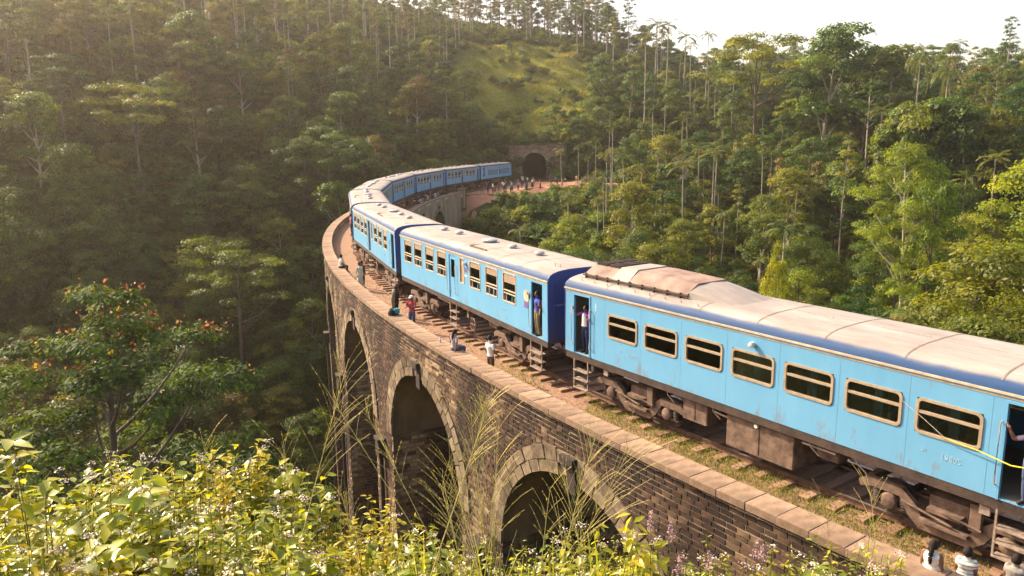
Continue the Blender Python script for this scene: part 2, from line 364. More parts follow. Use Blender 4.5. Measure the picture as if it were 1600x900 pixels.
s = -96.0
while s < 66:
    p = track(s, .08*RNG.normal()*.6, ZR-.155-.15+.012)
    o = link('sleeper', sl[RNG.integers(4)], track_o); o.location = Vector(p)-track_o.location
    o.rotation_euler = (0, 0, PI/2-heading(s)+RNG.normal()*.012); s += .70+RNG.normal()*.012

# ================================================================== viaduct
via = empty('stone_viaduct', track(-30), 0, 'curved nine arched brick viaduct with stone coping carrying the railway over the valley', 'viaduct')
RO = 3.78                                        # outer face offset
ARC = [-71.8+11.15*k for k in range(9)]; AR = 4.0; AZ = -5.75   # arch centres along s, radius, springing height
S0, S1 = -84.0, 30.5
def arch_z(s):
    for c in ARC:
        if abs(s-c) < AR: return AZ+math.sqrt(AR*AR-(s-c)**2)
    return None
def ground_at(s, off):
    p = track(s, off); return float(hgrid(p[0], p[1]))
def wall_sheet(name, off, mat):
    V = []; F = []; cuts = set(np.round(np.arange(S0, S1+.01, .5), 3))
    for c in ARC:
        for k in range(33): cuts.add(round(c-AR*math.cos(PI*k/32), 4))
    cuts = sorted(cuts)
    for a, b_ in zip(cuts[:-1], cuts[1:]):
        mid = arch_z((a+b_)/2)
        za, zb = (arch_z(a+1e-5) or AZ, arch_z(b_-1e-5) or AZ) if mid is not None else (-28, -28)
        i = len(V); V += [track(a,off,za), track(b_,off,zb), track(b_,off,ZB-.02), track(a,off,ZB-.02)]; F.append((i,i+1,i+2,i+3))
    return at_world(link(name, np_mesh(name, V, F, [mat])), via)
# the mortar bed behind the facing bricks (outer face), and the plain inner face
wall_o = wall_sheet('facing_wall', RO-.025, m_mortar)
m_inner = simple('rendered_stone', (.36,.27,.17), .95, (.15,.10,.065), scale=.6, stretch=(1,1,.3), bmp=.02, bscale=8)
wall_i = wall_sheet('spandrel_wall', -3.45, m_inner)
# barrels and pier sides under each arch
for c in ARC:
    pts = [(c-AR, -28.)]+[(c-AR*math.cos(PI*k/24), AZ+AR*math.sin(PI*k/24)) for k in range(25)]+[(c+AR, -28.)]
    V = []; F = []
    for s_, z_ in pts: V += [track(s_, RO-.03, z_), track(s_, 0, z_), track(s_, -3.45, z_)]
    for i in range(len(pts)-1): F += [(3*i,3*i+1,3*i+4,3*i+3), (3*i+1,3*i+2,3*i+5,3*i+4)]
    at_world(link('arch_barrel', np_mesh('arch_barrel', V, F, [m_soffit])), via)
# facing bricks, outer side: real pieces with recessed joints
def brick_field(rows):
    """rows of (s0, s1, z0, z1, tint) on the outer face -> one mesh"""
    A = np.array(rows); n = len(A); g = np.empty((n, 8, 3))
    pr = RO + RNG.uniform(-.006, .012, n); jit = RNG.normal(0, .004, (n, 4))
    sa, sb, za, zb = A[:,0], A[:,1], A[:,2]+jit[:,2], A[:,3]+jit[:,3]
    for k, (s_, z_, o_) in enumerate(((sa,za,-.05),(sb,za,-.05),(sb,zb,-.05),(sa,zb,-.05))): g[:,k] = tracks(s_, RO+o_, z_)
    ch = .008
    for k, (s_, z_) in enumerate(((sa+ch,za+ch),(sb-ch,za+ch),(sb-ch,zb-ch),(sa+ch,zb-ch))): g[:,4+k] = tracks(s_, pr, z_)
    base = np.arange(n)[:,None,None]*8; f = np.array([(4,5,6,7),(0,1,5,4),(1,2,6,5),(2,3,7,6),(3,0,4,7)])[None]
    return g.reshape(-1,3), (base+f).reshape(-1,4), np.repeat(A[:,4], 5)
CH, BL, JT = .150, .36, .022
rows = []
zt = ZB-.02+.42
def stain_field(s, z):
    v = .5+.28*math.sin(s*.9+2*math.sin(s*.37))*math.cos(z*.4+s*.2)+.16*math.sin(s*2.3+z*.7)
    if z > -.55: v -= .22                      # darker, wetter top courses under the coping
    if z > -1.6 and math.sin(s*1.7+.6)+.6*math.sin(s*.53) > .75: v -= .22
    return v
nrow = int(26/CH)
for r_ in range(nrow):
    z1 = -.02-r_*CH; z0 = z1-CH+JT; s_ = S0+(BL/2 if r_ % 2 else 0)+RNG.uniform(-.04, .04)
    while s_ < -34:
        L = BL*RNG.uniform(.8, 1.15); a, b_ = s_, s_+L-JT; s_ += L; mid = (a+b_)/2; zc = (z0+z1)/2
        if zc < ground_at(mid, RO+.3)-1: continue
        skip = False
        for c in ARC:
            if zc > AZ:
                if math.hypot(mid-c, zc-AZ) < AR+.66: skip = True
            elif abs(mid-c) < AR+.05: skip = True
            elif a < c-AR < b_: b_ = c-AR
            elif a < c+AR < b_: a = c+AR
            if abs(mid-c) < .42 and -2.3 < zc < -1.05: skip = True
        if skip or b_-a < .06: continue
        rows.append((a, b_, z0, z1, min(1, max(0, stain_field(mid, zc)+RNG.normal(0, .16)))))
# those that show largest: nearest to the camera and in frame
def inview(P, mx=30):
    d = P-np.array([0, 0, CAMZ]); z = d@fwd; x = 800+FPX*(d@CR)/np.maximum(z, .01); y = 450-FPX*(d@CU)/np.maximum(z, .01)
    return (z > .2) & (x > -mx) & (x < 1600+mx) & (y > -mx) & (y < 900+mx), z, x, y
RA = np.array(rows); mids = tracks((RA[:,0]+RA[:,1])/2, RO, (RA[:,2]+RA[:,3])/2)
iv, dz, ix_, iy_ = inview(mids, -8); show = iv & (RA[:,2] > -2.2) & (iy_ < 850)
order = np.argsort(np.where(show, dz, 1e9)); near = order[:300]; rest = np.setdiff1d(np.arange(len(RA)), near)
o = link('brick_facing', np_mesh('brick_facing', *brick_field(RA[rest])[:2], [m_brick], tint=brick_field(RA[rest])[2])); at_world(o, via); o['kind'] = 'stuff'
for q in near:
    V, F_, T = brick_field(RA[q:q+1]); c = V.mean(0)
    o = link('brick', np_mesh('brick', V-c, F_, [m_brick], tint=T), wall_o); o.location = c
    o.matrix_parent_inverse = wall_o.matrix_parent_inverse if False else Matrix.Identity(4)
# pier sides seen through the arches: courses of blocks
V_all, F_all, T_all, nb = [], [], [], 0
for c in ARC[:5]:
    sx = c+AR-.001
    r_ = 0; z1 = AZ-.02
    while z1 > -24:
        h_ = .20; o1 = RO-.06-(.2 if r_ % 2 else 0)
        while o1 > -3.4:
            l = RNG.uniform(.32, .5); q0, q1 = max(o1-l+.02, -3.42), o1; z0 = z1-h_+.02; d_ = RNG.uniform(.012, .03)
            pts = [(sx+.01,q0,z0),(sx+.01,q1,z0),(sx+.01,q1,z1),(sx+.01,q0,z1)]+[(sx-d_,q0+.01,z0+.01),(sx-d_,q1-.01,z0+.01),(sx-d_,q1-.01,z1-.01),(sx-d_,q0+.01,z1-.01)]
            V_all += [track(*p) for p in pts]
            F_all += [tuple(nb+i for i in f) for f in ((4,5,6,7),(0,1,5,4),(1,2,6,5),(2,3,7,6),(3,0,4,7))]; nb += 8
            T_all += [min(1, max(0, .62+.3*math.sin(q0*1.7+z1*.4)+.15*RNG.normal()))]*5; o1 -= l
        z1 -= h_; r_ += 1
o = link('pier_blockwork', np_mesh('pier_blockwork', V_all, F_all, [m_brick], tint=T_all)); at_world(o, via); o['kind'] = 'stuff'
# voussoirs: two rings of dressed stones round each arch, split at the drain slot in the crown
for k, c in enumerate(ARC[:5]):
    ar = empty('arch', track(c, RO, AZ), 0, parent=None); ar.parent = via; ar.location = Vector(track(c, RO, AZ))-via.location
    org = Vector(track(c, RO, AZ))
    for ring, (r0, r1, n) in enumerate(((AR-.02, AR+.36, 24), (AR+.385, AR+.78, 22))):
        for j in range(n):
            a0 = PI*j/n+.006; a1 = PI*(j+1)/n-.006
            if abs((a0+a1)/2-PI/2) < .07: continue
            if ring == 1 and (a1 < .5 or a0 > PI-.5) and False: continue
            V = []; pr = RO+.055+RNG.uniform(-.012, .015)
            e = RNG.uniform(-.03, .05) if ring else 0
            for o_ in (RO-.04, pr):
                for aa, rr in ((a0,r0),(a1,r0),(a1,r1+e),(a0,r1+e)): V.append(Vector(track(c-rr*math.cos(aa), o_, AZ+rr*math.sin(aa)))-org)
            F_ = [(4,5,6,7),(0,1,5,4),(1,2,6,5),(2,3,7,6),(3,0,4,7),(3,2,1,0)]
            t = min(1, max(0, .6+RNG.normal(0, .22)))
            if k < 3: link('arch_stone', np_mesh('arch_stone', V, F_, [m_vous], tint=[t]*6), ar)
            else: link('arch_stone', np_mesh('arch_stone', V, F_, [m_vous], tint=[t]*6), ar) if ring == 0 or k < 4 else None
for k, c in enumerate(ARC[6:]):         # inner face arches of the far end: ring of stone
    mb = MB()
    for j in range(18):
        a0 = PI*j/18+.01; a1 = PI*(j+1)/18-.01; V = []
        for o_ in (-3.40, -3.53):
            for aa, rr in ((a0,AR),(a1,AR),(a1,AR+.7),(a0,AR+.7)): V.append(track(c-rr*math.cos(aa), o_, AZ+rr*math.sin(aa)))
        mb.add(V, [(4,5,6,7),(0,1,5,4),(1,2,6,5),(2,3,7,6),(3,0,4,7)])
    me = mb.mesh('arch_ring', m_vous); a = me.attributes.new('tint', 'FLOAT', 'FACE'); a.data.foreach_set('value', list(np.repeat(RNG.uniform(.4, 1, 18), 5)))
    at_world(link('arch_ring', me), via)
# drain slots at the crowns, hopper boxes and pipes on the piers
m_dark = simple('tarred_iron', (.05,.035,.028), .8, (.025,.018,.014), scale=4)
def slab(mb, c, w_, z0, z1, o0, o1):
    mb.add([track(c-w_/2,o0,z0),track(c+w_/2,o0,z0),track(c+w_/2,o1,z0),track(c-w_/2,o1,z0),track(c-w_/2,o0,z1),track(c+w_/2,o0,z1),track(c+w_/2,o1,z1),track(c-w_/2,o1,z1)],
           [(0,3,2,1),(4,5,6,7),(0,1,5,4),(1,2,6,5),(2,3,7,6),(3,0,4,7)])
for k, c in enumerate(ARC):
    side = 1 if k < 6 else -1; f = (RO if side > 0 else -3.45)
    mb = MB(); slab(mb, c, .42, -2.2, -1.25, f-.05, f+side*.04); slab(mb, c, .62, -1.25, -1.02, f-.05, f+side*.22); slab(mb, c, .5, -1.4, -1.25, f-.05, f+side*.14)
    at_world(mb.build('drain_spout', m_dark), via)
for k in range(0, 5):
    c = ARC[k]+5.575
    mb = MB(); slab(mb, c, .62, -7.4, -6.55, RO-.05, RO+.36); slab(mb, c, .75, -6.55, -6.4, RO-.05, RO+.42); at_world(mb.build('pipe_hopper', m_dark), via)
    mb = MB(); mb.tube([track(c, RO+.16, z_) for z_ in (-7.3, -12, -20)], .11, 8); at_world(mb.build('drain_pipe', m_dark, smooth=True), via)
# parapets: brick upstand with a coping of separate slabs
def parapet(off_in, off_out, s0, s1, hi, over):
    pa = empty('parapet', track(s0, off_in, ZB), 0); pa.parent = via; pa.location = Vector(track(s0, off_in, ZB))-via.location
    lo, hi_o = min(off_in, off_out), max(off_in, off_out)
    o = ribbon('upstand', [(lo+.05, ZB-.4), (lo+.05, hi-.17), (hi_o-.06, hi-.17), (hi_o-.06, ZB-.4)], s0, s1, .75, [m_mortar]); o.parent = pa
    o.matrix_parent_inverse = Matrix.Translation(-Vector(track(s0, off_in, ZB)))
    s_ = s0; wd = hi_o-lo+over; mid = (lo+hi_o)/2
    while s_ < s1-.3:
        L = RNG.uniform(.74, .84); t = RNG.uniform(.15, .85); g = .005
        if RNG.random() < .04: t = 1
        dz = RNG.normal(0, .004); V = []
        b0, b1, z0, z1 = mid-wd/2+RNG.normal(0,.006), mid+wd/2+RNG.normal(0,.008), hi-.19, hi+dz; c_ = .010
        for z_, k_ in ((z0, 0), (z1-c_, 0), (z1, c_)):
            for ss, oo in ((s_+g+k_, b0+k_), (s_+L-g-k_, b0+k_), (s_+L-g-k_, b1-k_), (s_+g+k_, b1-k_)): V.append(track(ss, oo, z_))
        V = np.array(V); c0 = V.mean(0)
        F_ = [(8,9,10,11)]+[(i, (i+1) % 4, 4+(i+1) % 4, 4+i) for i in range(4)]+[(4+i, 4+(i+1) % 4, 8+(i+1) % 4, 8+i) for i in range(4)]+[(3,2,1,0)]
        o = link('coping_stone', np_mesh('coping_stone', V-c0, F_, [m_stonec], tint=[t]*len(F_)), pa); o.location = Vector(c0)-Vector(track(s0, off_in, ZB)); s_ += L
    return pa
PT = .15
parapet(3.18, 3.82, -93, 31.5, PT, .13)
parapet(-2.80, -3.45, -84, 31.5, PT-.05, .12)
mb = MB(); slab(mb, 31.9, .9, -2.5, PT+.25, -2.7, -3.6); slab(mb, 31.9, 1.05, PT+.25, PT+.4, -2.62, -3.68); at_world(mb.build('end_pier', m_inner), via)

# ================================================================== tunnel portal
TP = track(66.0); th_ = heading(60)
m_portal = tintmat('portal_masonry', [(0, (.17,.11,.07)), (.5, (.30,.20,.13)), (1, (.42,.30,.2))], fine=3, famt=.3, bmp=.02, bscale=8, stain=(.5,(1,1,.4),.55,.7,(.06,.045,.03)))
tun = empty('tunnel_portal', (5.2, 168.5, -.5), -math.radians(12), 'brown masonry tunnel portal with dark horseshoe opening at the end of the line', 'tunnel')
def hs(t, r=2.75, zc=2.9):     # horseshoe outline, t 0..1 from left foot over the crown to right foot
    if t < .22: return (-r*(.93+.07*t/.22), zc*t/.22)
    if t > .78: u = (1-t)/.22; return (r*(.93+.07*u), zc*u)
    a = PI*(1-(t-.22)/.56); return (r*math.cos(a), zc+r*math.sin(a))
N = 28; prof = [hs(i/N) for i in range(N+1)]
mb = MB(); top = 7.2
for i in range(N):
    (x0, z0), (x1, z1) = prof[i], prof[i+1]
    def out(x, z, t):
        if t < .25: return (-5.6, z*1.1)
        if t > .75: return (6.4, z*1.1)
        return (-5.6+12*(t-.25)/.5, top)
    a, b_ = out(x0, z0, i/N), out(x1, z1, (i+1)/N)
    mb.add([(x0,0,z0),(x1,0,z1),(b_[0],0,b_[1]),(a[0],0,a[1])], [(0,1,2,3)])
mb.box(-5.6, 6.4, .0, .6, -.5, 0); mb.box(-5.6,-5.55,0,4,0,top); mb.box(6.35,6.4,0,4,0,top)
link('portal_wall', mb.mesh('portal_wall', m_inner), tun); mb = MB(); mb.box(-5.9, 6.7, -.25, .4, top, top+.3); mb.build('portal_cornice', m_soffit, tun)
V_all, F_all, T_all, nb = [], [], [], 0
z0 = 0; r_ = 0
while z0 < top-.1:
    x = -5.6+(.3 if r_ % 2 else 0)
    while x < 6.1:
        l = min(RNG.uniform(.5, .8), 6.4-x); xc, zc_ = x+l/2, z0+.15
        ins = abs(xc) < 2.95+.65 and (zc_ < 2.9 or math.hypot(xc, zc_-2.9) < 2.75+.62)
        if not ins:
            V_all += [(x+.02,0,z0+.02),(x+l-.02,0,z0+.02),(x+l-.02,0,z0+.29),(x+.02,0,z0+.29),(x+.04,-.05,z0+.03),(x+l-.04,-.05,z0+.03),(x+l-.04,-.05,z0+.28),(x+.04,-.05,z0+.28)]
            F_all += [tuple(nb+i for i in f) for f in ((4,5,6,7),(0,1,5,4),(1,2,6,5),(2,3,7,6),(3,0,4,7))]; nb += 8; T_all += [min(1, max(0, RNG.normal(.5,.22)))]*5
        x += l
    z0 += .31; r_ += 1
o = link('portal_blockwork', np_mesh('portal_blockwork', V_all, F_all, [m_portal], tint=T_all), tun); o['kind'] = 'stuff'
for i in range(N):
    (x0, z0), (x1, z1) = hs(i/N+.002), hs((i+1)/N-.002); (X0, Z0), (X1, Z1) = hs(i/N+.002, 3.35), hs((i+1)/N-.002, 3.35)
    V = [(x0,.1,z0),(x1,.1,z1),(X1,.1,Z1),(X0,.1,Z0),(x0,-.1,z0),(x1,-.1,z1),(X1,-.1,Z1),(X0,-.1,Z0)]
    link('portal_arch_stone', np_mesh('portal_arch_stone', V, [(4,5,6,7),(0,1,5,4),(1,2,6,5),(2,3,7,6),(3,0,4,7)], [m_portal], tint=[RNG.uniform(.4,1)]*5), tun)
mb = MB(); mb.loft([[(x, y_, z) for x, z in prof] for y_ in (0, 6, 14, 26)], closed=False, cap=False); mb.add([(x, 26, z) for x, z in prof], [tuple(range(N+1))]); mb.box(-3,3,.3,26,-.2,.02)
link('tunnel_lining', mb.mesh('tunnel_lining', simple('sooty_lining', (.05,.04,.035), .95)), tun)

# ================================================================== coaches
ZF, ZE, ZT, W2, LC = 1.17, 3.30, 3.70, 1.5, 15.46        # body bottom, gutter, roof crown, half width, length
def paintmat(name, c, c2, rough=.38, rust=(.22,.13,.08), amt=(.62,.8)):
    m, nt, b = new_mat(name)
    n1 = noise(nt, 1.1, 6, .65, stretch=(1,1,.18)); n2 = noise(nt, 2.2, 8, .75, stretch=(1.4,1,.45)); n3 = noise(nt, .35, 3)
    col = ramp(nt, n1, [(.32, c), (.7, c2)]); col = mixc(nt, ramp(nt, n3, [(.3,(.0,.0,.0)),(.8,(.35,.35,.35))]), col, tuple(min(1, x*1.25+.02) for x in c))
    tc = nd(nt, 'ShaderNodeTexCoord'); sp = nd(nt, 'ShaderNodeSeparateXYZ'); nt.links.new(tc.outputs['Object'], sp.inputs[0])
    lo_ = nd(nt, 'ShaderNodeMapRange'); nt.links.new(sp.outputs[2], lo_.inputs[0]); lo_.inputs[1].default_value = 1.15; lo_.inputs[2].default_value = 1.75; lo_.inputs[3].default_value = .12; lo_.inputs[4].default_value = 0
    ad = nd(nt, 'ShaderNodeMath', operation='ADD'); nt.links.new(n2, ad.inputs[0]); nt.links.new(lo_.outputs[0], ad.inputs[1])
    f = ramp(nt, ad.outputs[0], [(amt[0], (0,0,0)), (amt[1], (.75,.75,.75))])
    nt.links.new(mixc(nt, f, col, rust), b.inputs['Base Color']); b.inputs['Roughness'].default_value = rough; b.inputs['Specular IOR Level'].default_value = .45
    bump(nt, b, noise(nt, 3.0, 3, stretch=(1,1,.5)), .012, .35)
    return m
BLUE, BLUE2 = (.135,.35,.54), (.110,.305,.49)
m_blue = paintmat('sky_blue_coach_paint', BLUE, BLUE2)
m_bluepale = paintmat('faded_blue_paint', (.17,.44,.66), (.13,.36,.58))
m_navy = paintmat('navy_end_paint', (.022,.06,.24), (.03,.055,.17), .5, (.09,.06,.06), (.5,.75))
m_cream = simple('cream_trim', (.56,.47,.34), .6, (.38,.29,.2), scale=6)
m_beige = simple('beige_window_rubber', (.38,.30,.20), .7, (.26,.20,.13), scale=8)
m_grime = simple('grimy_underframe', (.075,.05,.038), .9, (.035,.025,.02), scale=3, bmp=.02, bscale=14)
m_grime2 = simple('dusty_running_gear', (.20,.13,.09), .92, (.07,.045,.033), scale=4, bmp=.02, bscale=14)
m_steel = simple('bare_step_steel', (.42,.34,.28), .5, (.22,.16,.12), scale=9, metal=.3)
m_inter = simple('dim_interior_lining', (.30,.27,.22), .8, (.22,.19,.15), scale=1)
m_seat = simple('blue_seat_cover', (.10,.30,.42), .8, (.06,.2,.3), scale=5)
m_shut = simple('tan_louvre_shutter', (.36,.26,.18), .7, (.24,.17,.12), scale=4, stretch=(1,1,8))
m_alloy = simple('vent_alloy', (.46,.47,.48), .45, (.28,.27,.26), scale=5, metal=.5)
m_white = simple('white_enamel', (.72,.68,.62), .6, (.5,.45,.4), scale=6)
m_purple = simple('purple_plate', (.16,.10,.30), .6, (.12,.08,.22), scale=6)
m_rust = simple('brown_roof_plate', (.30,.205,.16), .75, (.14,.09,.07), scale=1.6, bmp=.01)
# tinted window glass: partly see-through, mirror-like skin
m_glass, nt, b = new_mat('tinted_window_glass')
trn = nd(nt, 'ShaderNodeBsdfTransparent'); trn.inputs[0].default_value = (.66,.66,.60,1)
gl = nd(nt, 'ShaderNodeBsdfGlossy'); gl.inputs['Roughness'].default_value = .04; gl.inputs[0].default_value = (.9,.9,.88,1)
fr = nd(nt, 'ShaderNodeFresnel'); fr.inputs[0].default_value = 1.5; mx = nd(nt, 'ShaderNodeMixShader')
nt.links.new(fr.outputs[0], mx.inputs[0]); nt.links.new(trn.outputs[0], mx.inputs[1]); nt.links.new(gl.outputs[0], mx.inputs[2]); nt.links.new(mx.outputs[0], nt.nodes['Material Output'].inputs[0])
# roof: dusty cream sheet whose shoulders are painted blue
m_roof, nt, b = new_mat('dusty_cream_roof')
tc = nd(nt, 'ShaderNodeTexCoord'); sp = nd(nt, 'ShaderNodeSeparateXYZ'); nt.links.new(tc.outputs['Object'], sp.inputs[0])
ab = nd(nt, 'ShaderNodeMath', operation='ABSOLUTE'); nt.links.new(sp.outputs[1], ab.inputs[0])
nw = nd(nt, 'ShaderNodeMath', operation='MULTIPLY_ADD'); nt.links.new(noise(nt, 1.2, 6, stretch=(.5,1,1)), nw.inputs[0]); nw.inputs[1].default_value = .16; nt.links.new(ab.outputs[0], nw.inputs[2])
fb = nd(nt, 'ShaderNodeMapRange', interpolation_type='SMOOTHSTEP'); nt.links.new(nw.outputs[0], fb.inputs[0]); fb.inputs[1].default_value = 1.41; fb.inputs[2].default_value = 1.545
base = ramp(nt, noise(nt, .8, 8, .7, stretch=(.35,1.2,1)), [(.3, (.19,.165,.145)), (.5, (.29,.26,.23)), (.72, (.38,.35,.325))])
base = mixc(nt, ramp(nt, noise(nt, 5, 6, .7, stretch=(.3,1.5,1)), [(.5,(0,0,0)),(.75,(.65,.65,.65))]), base, (.26,.18,.13))
nt.links.new(mixc(nt, fb.outputs[0], base, (.014,.055,.15)), b.inputs['Base Color']); b.inputs['Roughness'].default_value = .65; b.inputs['Specular IOR Level'].default_value = .25
bump(nt, b, noise(nt, 1.6, 3, stretch=(.6,1,1)), .03, .4)

m_seam = simple('grimy_roof_joint', (.27,.21,.17), .7, (.16,.12,.10), scale=5)
def roof_prof(n=14):
    pts = []
    for i in range(n+1):
        a = PI*i/n; c, s_ = math.cos(a), math.sin(a)
        pts.append((-(W2+.015)*math.copysign(abs(c)**.62, c), ZE+(ZT-ZE)*abs(s_)**.75))
    return pts
def side_panel(mb, y0, y1, openings, L=LC, z0=ZF, z1=ZE):
    xs = sorted({0, L, *[v for o in openings for v in o[:2]]}); zs = sorted({z0, z1, *[v for o in openings for v in o[2:4]]})
    for a, b_ in zip(xs[:-1], xs[1:]):
        run = None
        for c, d in zip(zs[:-1], zs[1:]):
            hole = any(o[0] <= a+1e-6 and b_ <= o[1]+1e-6 and o[2] <= c+1e-6 and d <= o[3]+1e-6 for o in openings)
            if not hole: run = (run[0], d) if run else (c, d)
            if (hole or d == zs[-1]) and run: mb.box(a, b_, y0, y1, run[0], run[1]); run = None
def rrect(x0, x1, z0, z1, r, n=4):
    P = []
    for cx, cz, a0 in ((x1-r, z1-r, 0), (x0+r, z1-r, PI/2), (x0+r, z0+r, PI), (x1-r, z0+r, 1.5*PI)):
        for i in range(n+1): a = a0+PI/2*i/n; P.append((cx+r*math.cos(a), cz+r*math.sin(a)))
    return P
def frame_ring(mb, x0, x1, z0, z1, wd, r, y0, y1, m=None):
    A = rrect(x0-wd, x1+wd, z0-wd, z1+wd, r+wd*.6); B = rrect(x0, x1, z0, z1, r); n = len(A)
    V = [(x,y0,z) for x,z in A]+[(x,y0,z) for x,z in B]+[(x,y1,z) for x,z in A]+[(x,y1,z) for x,z in B]; F_ = []
    for i in range(n):
        j=(i+1)%n; F_ += [(i,j,n+j,n+i),(2*n+i,3*n+i,3*n+j,2*n+j),(i,2*n+i,2*n+j,j),(n+i,n+j,3*n+j,3*n+i)]
    mb.add(V, F_, m)
def window_a(par, x0, x1, z0, z1, sd):
    """wide window: rounded beige rubber frame, one glazing bar, two dark panes"""
    yo = sd*W2; mb = MB(); frame_ring(mb, x0+.05, x1-.05, z0+.05, z1-.05, .062, .09, yo+sd*.022, yo-sd*.07)
    zb = z0+(z1-z0)*.61; mb.box(x0+.05, x1-.05, min(yo-sd*.05, yo+sd*.014), max(yo-sd*.05, yo+sd*.014), zb-.03, zb+.03)
    f = mb.build('window', [m_beige], par)
    mb = MB(); mb.box(x0+.04, x1-.04, min(yo-sd*.03, yo-sd*.036), max(yo-sd*.03, yo-sd*.036), z0+.04, z1-.04); mb.build('pane', m_glass, f)
    return f
def window_b(par, x0, x1, z0, z1, sd, k=0, small=False):
    """tall window: cream frame, tan louvre shutter on top, sliding glass, two rails and an open foot"""
    yo = sd*W2; A = lambda a, b_: (min(yo-sd*a, yo-sd*b_), max(yo-sd*a, yo-sd*b_))
    mb = MB(); frame_ring(mb, x0+.03, x1-.03, z0+.03, z1-.03, .035, .07, yo+sd*.016, yo-sd*.06)
    H = z1-z0
    if not small:
        y = A(-.004, .03)
        for q in (.30, .40): mb.box(x0+.03, x1-.03, *y, z0+H*q-.02, z0+H*q+.018)
        for q in (.3, .68) if k % 2 else (.25,): mb.box(x0+(x1-x0)*q-.012, x0+(x1-x0)*q+.012, *y, z0+.03, z0+H*.3)
    f = mb.build('window', [m_cream], par)
    top = .24 if not small else .0
    if not small:
        mb = MB(); sh = top+(.0, .03, .10, .02)[k % 4]
        n = 4
        for i in range(n):
            a = z1-.03-(i+1)*(H*sh-.03)/n; mb.box(x0+.03, x1-.03, *A(.012, .032), a+.006, a+(H*sh-.03)/n-.004)
        mb.build('shutter', m_shut, f)
        mb = MB(); mb.box(x0+.03, x1-.03, *A(.034, .040), z0+H*.40, z1-H*sh-.01); mb.build('pane', m_glass, f)
    else:
        mb = MB(); mb.box(x0+.02, x1-.02, *A(.034, .040), z0+.02, z1-.02); mb.build('pane', m_shut, f)
    return f
def grab_rail(par, x, sd, z0=1.45, z1=2.75):
    mb = MB(); y = sd*(W2+.07); mb.tube([(x, sd*W2, z0), (x, y, z0+.03), (x, y, z1-.03), (x, sd*W2, z1)], .016, 6); mb.build('handrail', m_steel, par, smooth=True)
def steps(par, x0, x1, sd, zb=-.02, extra=True):
    mb = MB(); y0, y1 = sd*1.34, sd*1.52
    for x in (x0, x1): mb.box(x-.02, x+.02, min(sd*1.46,sd*1.5), max(sd*1.46,sd*1.5), zb, ZF-.2)
    for z in (zb, zb+.30, zb+.60): mb.box(x0, x1, min(sd*1.30,sd*1.54), max(sd*1.30,sd*1.54), z, z+.03)
    mb.build('boarding_steps', m_steel, par)
def bogie(par, cx):
    b_ = empty('bogie', (cx, 0, 0), parent=par)
    mb = MB()
    for sd in (-1, 1):
        y0, y1 = sorted((sd*1.12, sd*1.26))
        for x0, x1, pts in ((0, 0, [(-1.95,.42),(-1.75,.56),(-.95,.56),(-.62,.30),(-.42,-.02),(.42,-.02),(.62,.30),(.95,.56),(1.75,.56),(1.95,.42),(1.9,.28),(1.62,.36),(1.0,.36),(.78,.02),(.52,-.2),(-.52,-.2),(-.78,.02),(-1.0,.36),(-1.62,.36),(-1.9,.28)]),):
            mb.prism(pts, y0, y1)
        mb.box(-.35, .35, *sorted((sd*1.16, sd*1.36)), .30, .40); mb.box(-.5, .5, *sorted((sd*1.2, sd*1.38)), .02, .09)
        mb.tube([(-.9, sd*1.34, .34), (.2, sd*1.36, .16)], .03, 6); mb.tube([(.0, sd*1.4, .42), (.75, sd*1.36, .30)], .028, 6)
        mb.box(.5, .72, *sorted((sd*1.22, sd*1.36)), .25, .82)
    mb.box(-.4, .4, -1.15, 1.15, .3, .62); mb.box(-1.9, -1.75, -1.1, 1.1, .34, .5); mb.box(1.75, 1.9, -1.1, 1.1, .34, .5)
    mb.build('bogie_frame', m_grime2, b_)
    for wx in (-1.22, 1.22):
        mb = MB()
        for sd in (-1, 1): mb.lathe([(.10, sd*.82), (.42, sd*.84), (.455, sd*.86), (.455, sd*.885), (.43, sd*.90), (.43, sd*.98), (.36, sd*.985), (.33, sd*.95), (.14, sd*.95), (.12, sd*1.03)], (wx, 0, ZR+.43), 20, 'y')
        mb.lathe([(.08, -.9), (.08, .9)], (wx, 0, ZR+.43), 10, 'y'); mb.build('wheel', m_grime, b_, smooth=True)
        for sd in (-1, 1):
            mb = MB(); mb.lathe([(.19, sd*1.0), (.19, sd*1.24), (.16, sd*1.30), (.09, sd*1.33), (.04, sd*1.34)], (wx, 0, ZR+.46), 14, 'y'); mb.box(wx-.42, wx+.42, *sorted((sd*1.08, sd*1.22)), ZR+.30, ZR+.36)
            mb.build('axle_box', m_grime2, b_, smooth=True)
            for q in (-.31, .31):
                mb = MB(); pr = []
                for i in range(13): pr.append((.115 if i % 2 else .085, .03+i*.028))
                mb.lathe(pr, (wx+q, sd*1.15, 0), 10, 'z'); mb.build('spring', m_grime, b_, smooth=True)
    return b_
def vent(par, x, y, big=False):
    mb = MB(); k = 1.7 if big else 1.0; z = ZT-.05
    mb.lathe([(.13*k, z), (.13*k, z+.10), (.20*k, z+.10), (.21*k, z+.15), (.17*k, z+.19), (.06*k, z+.21)], (x, y, 0), 12 if not big else 14)
    mb.build('roof_vent', m_alloy, par, smooth=True)
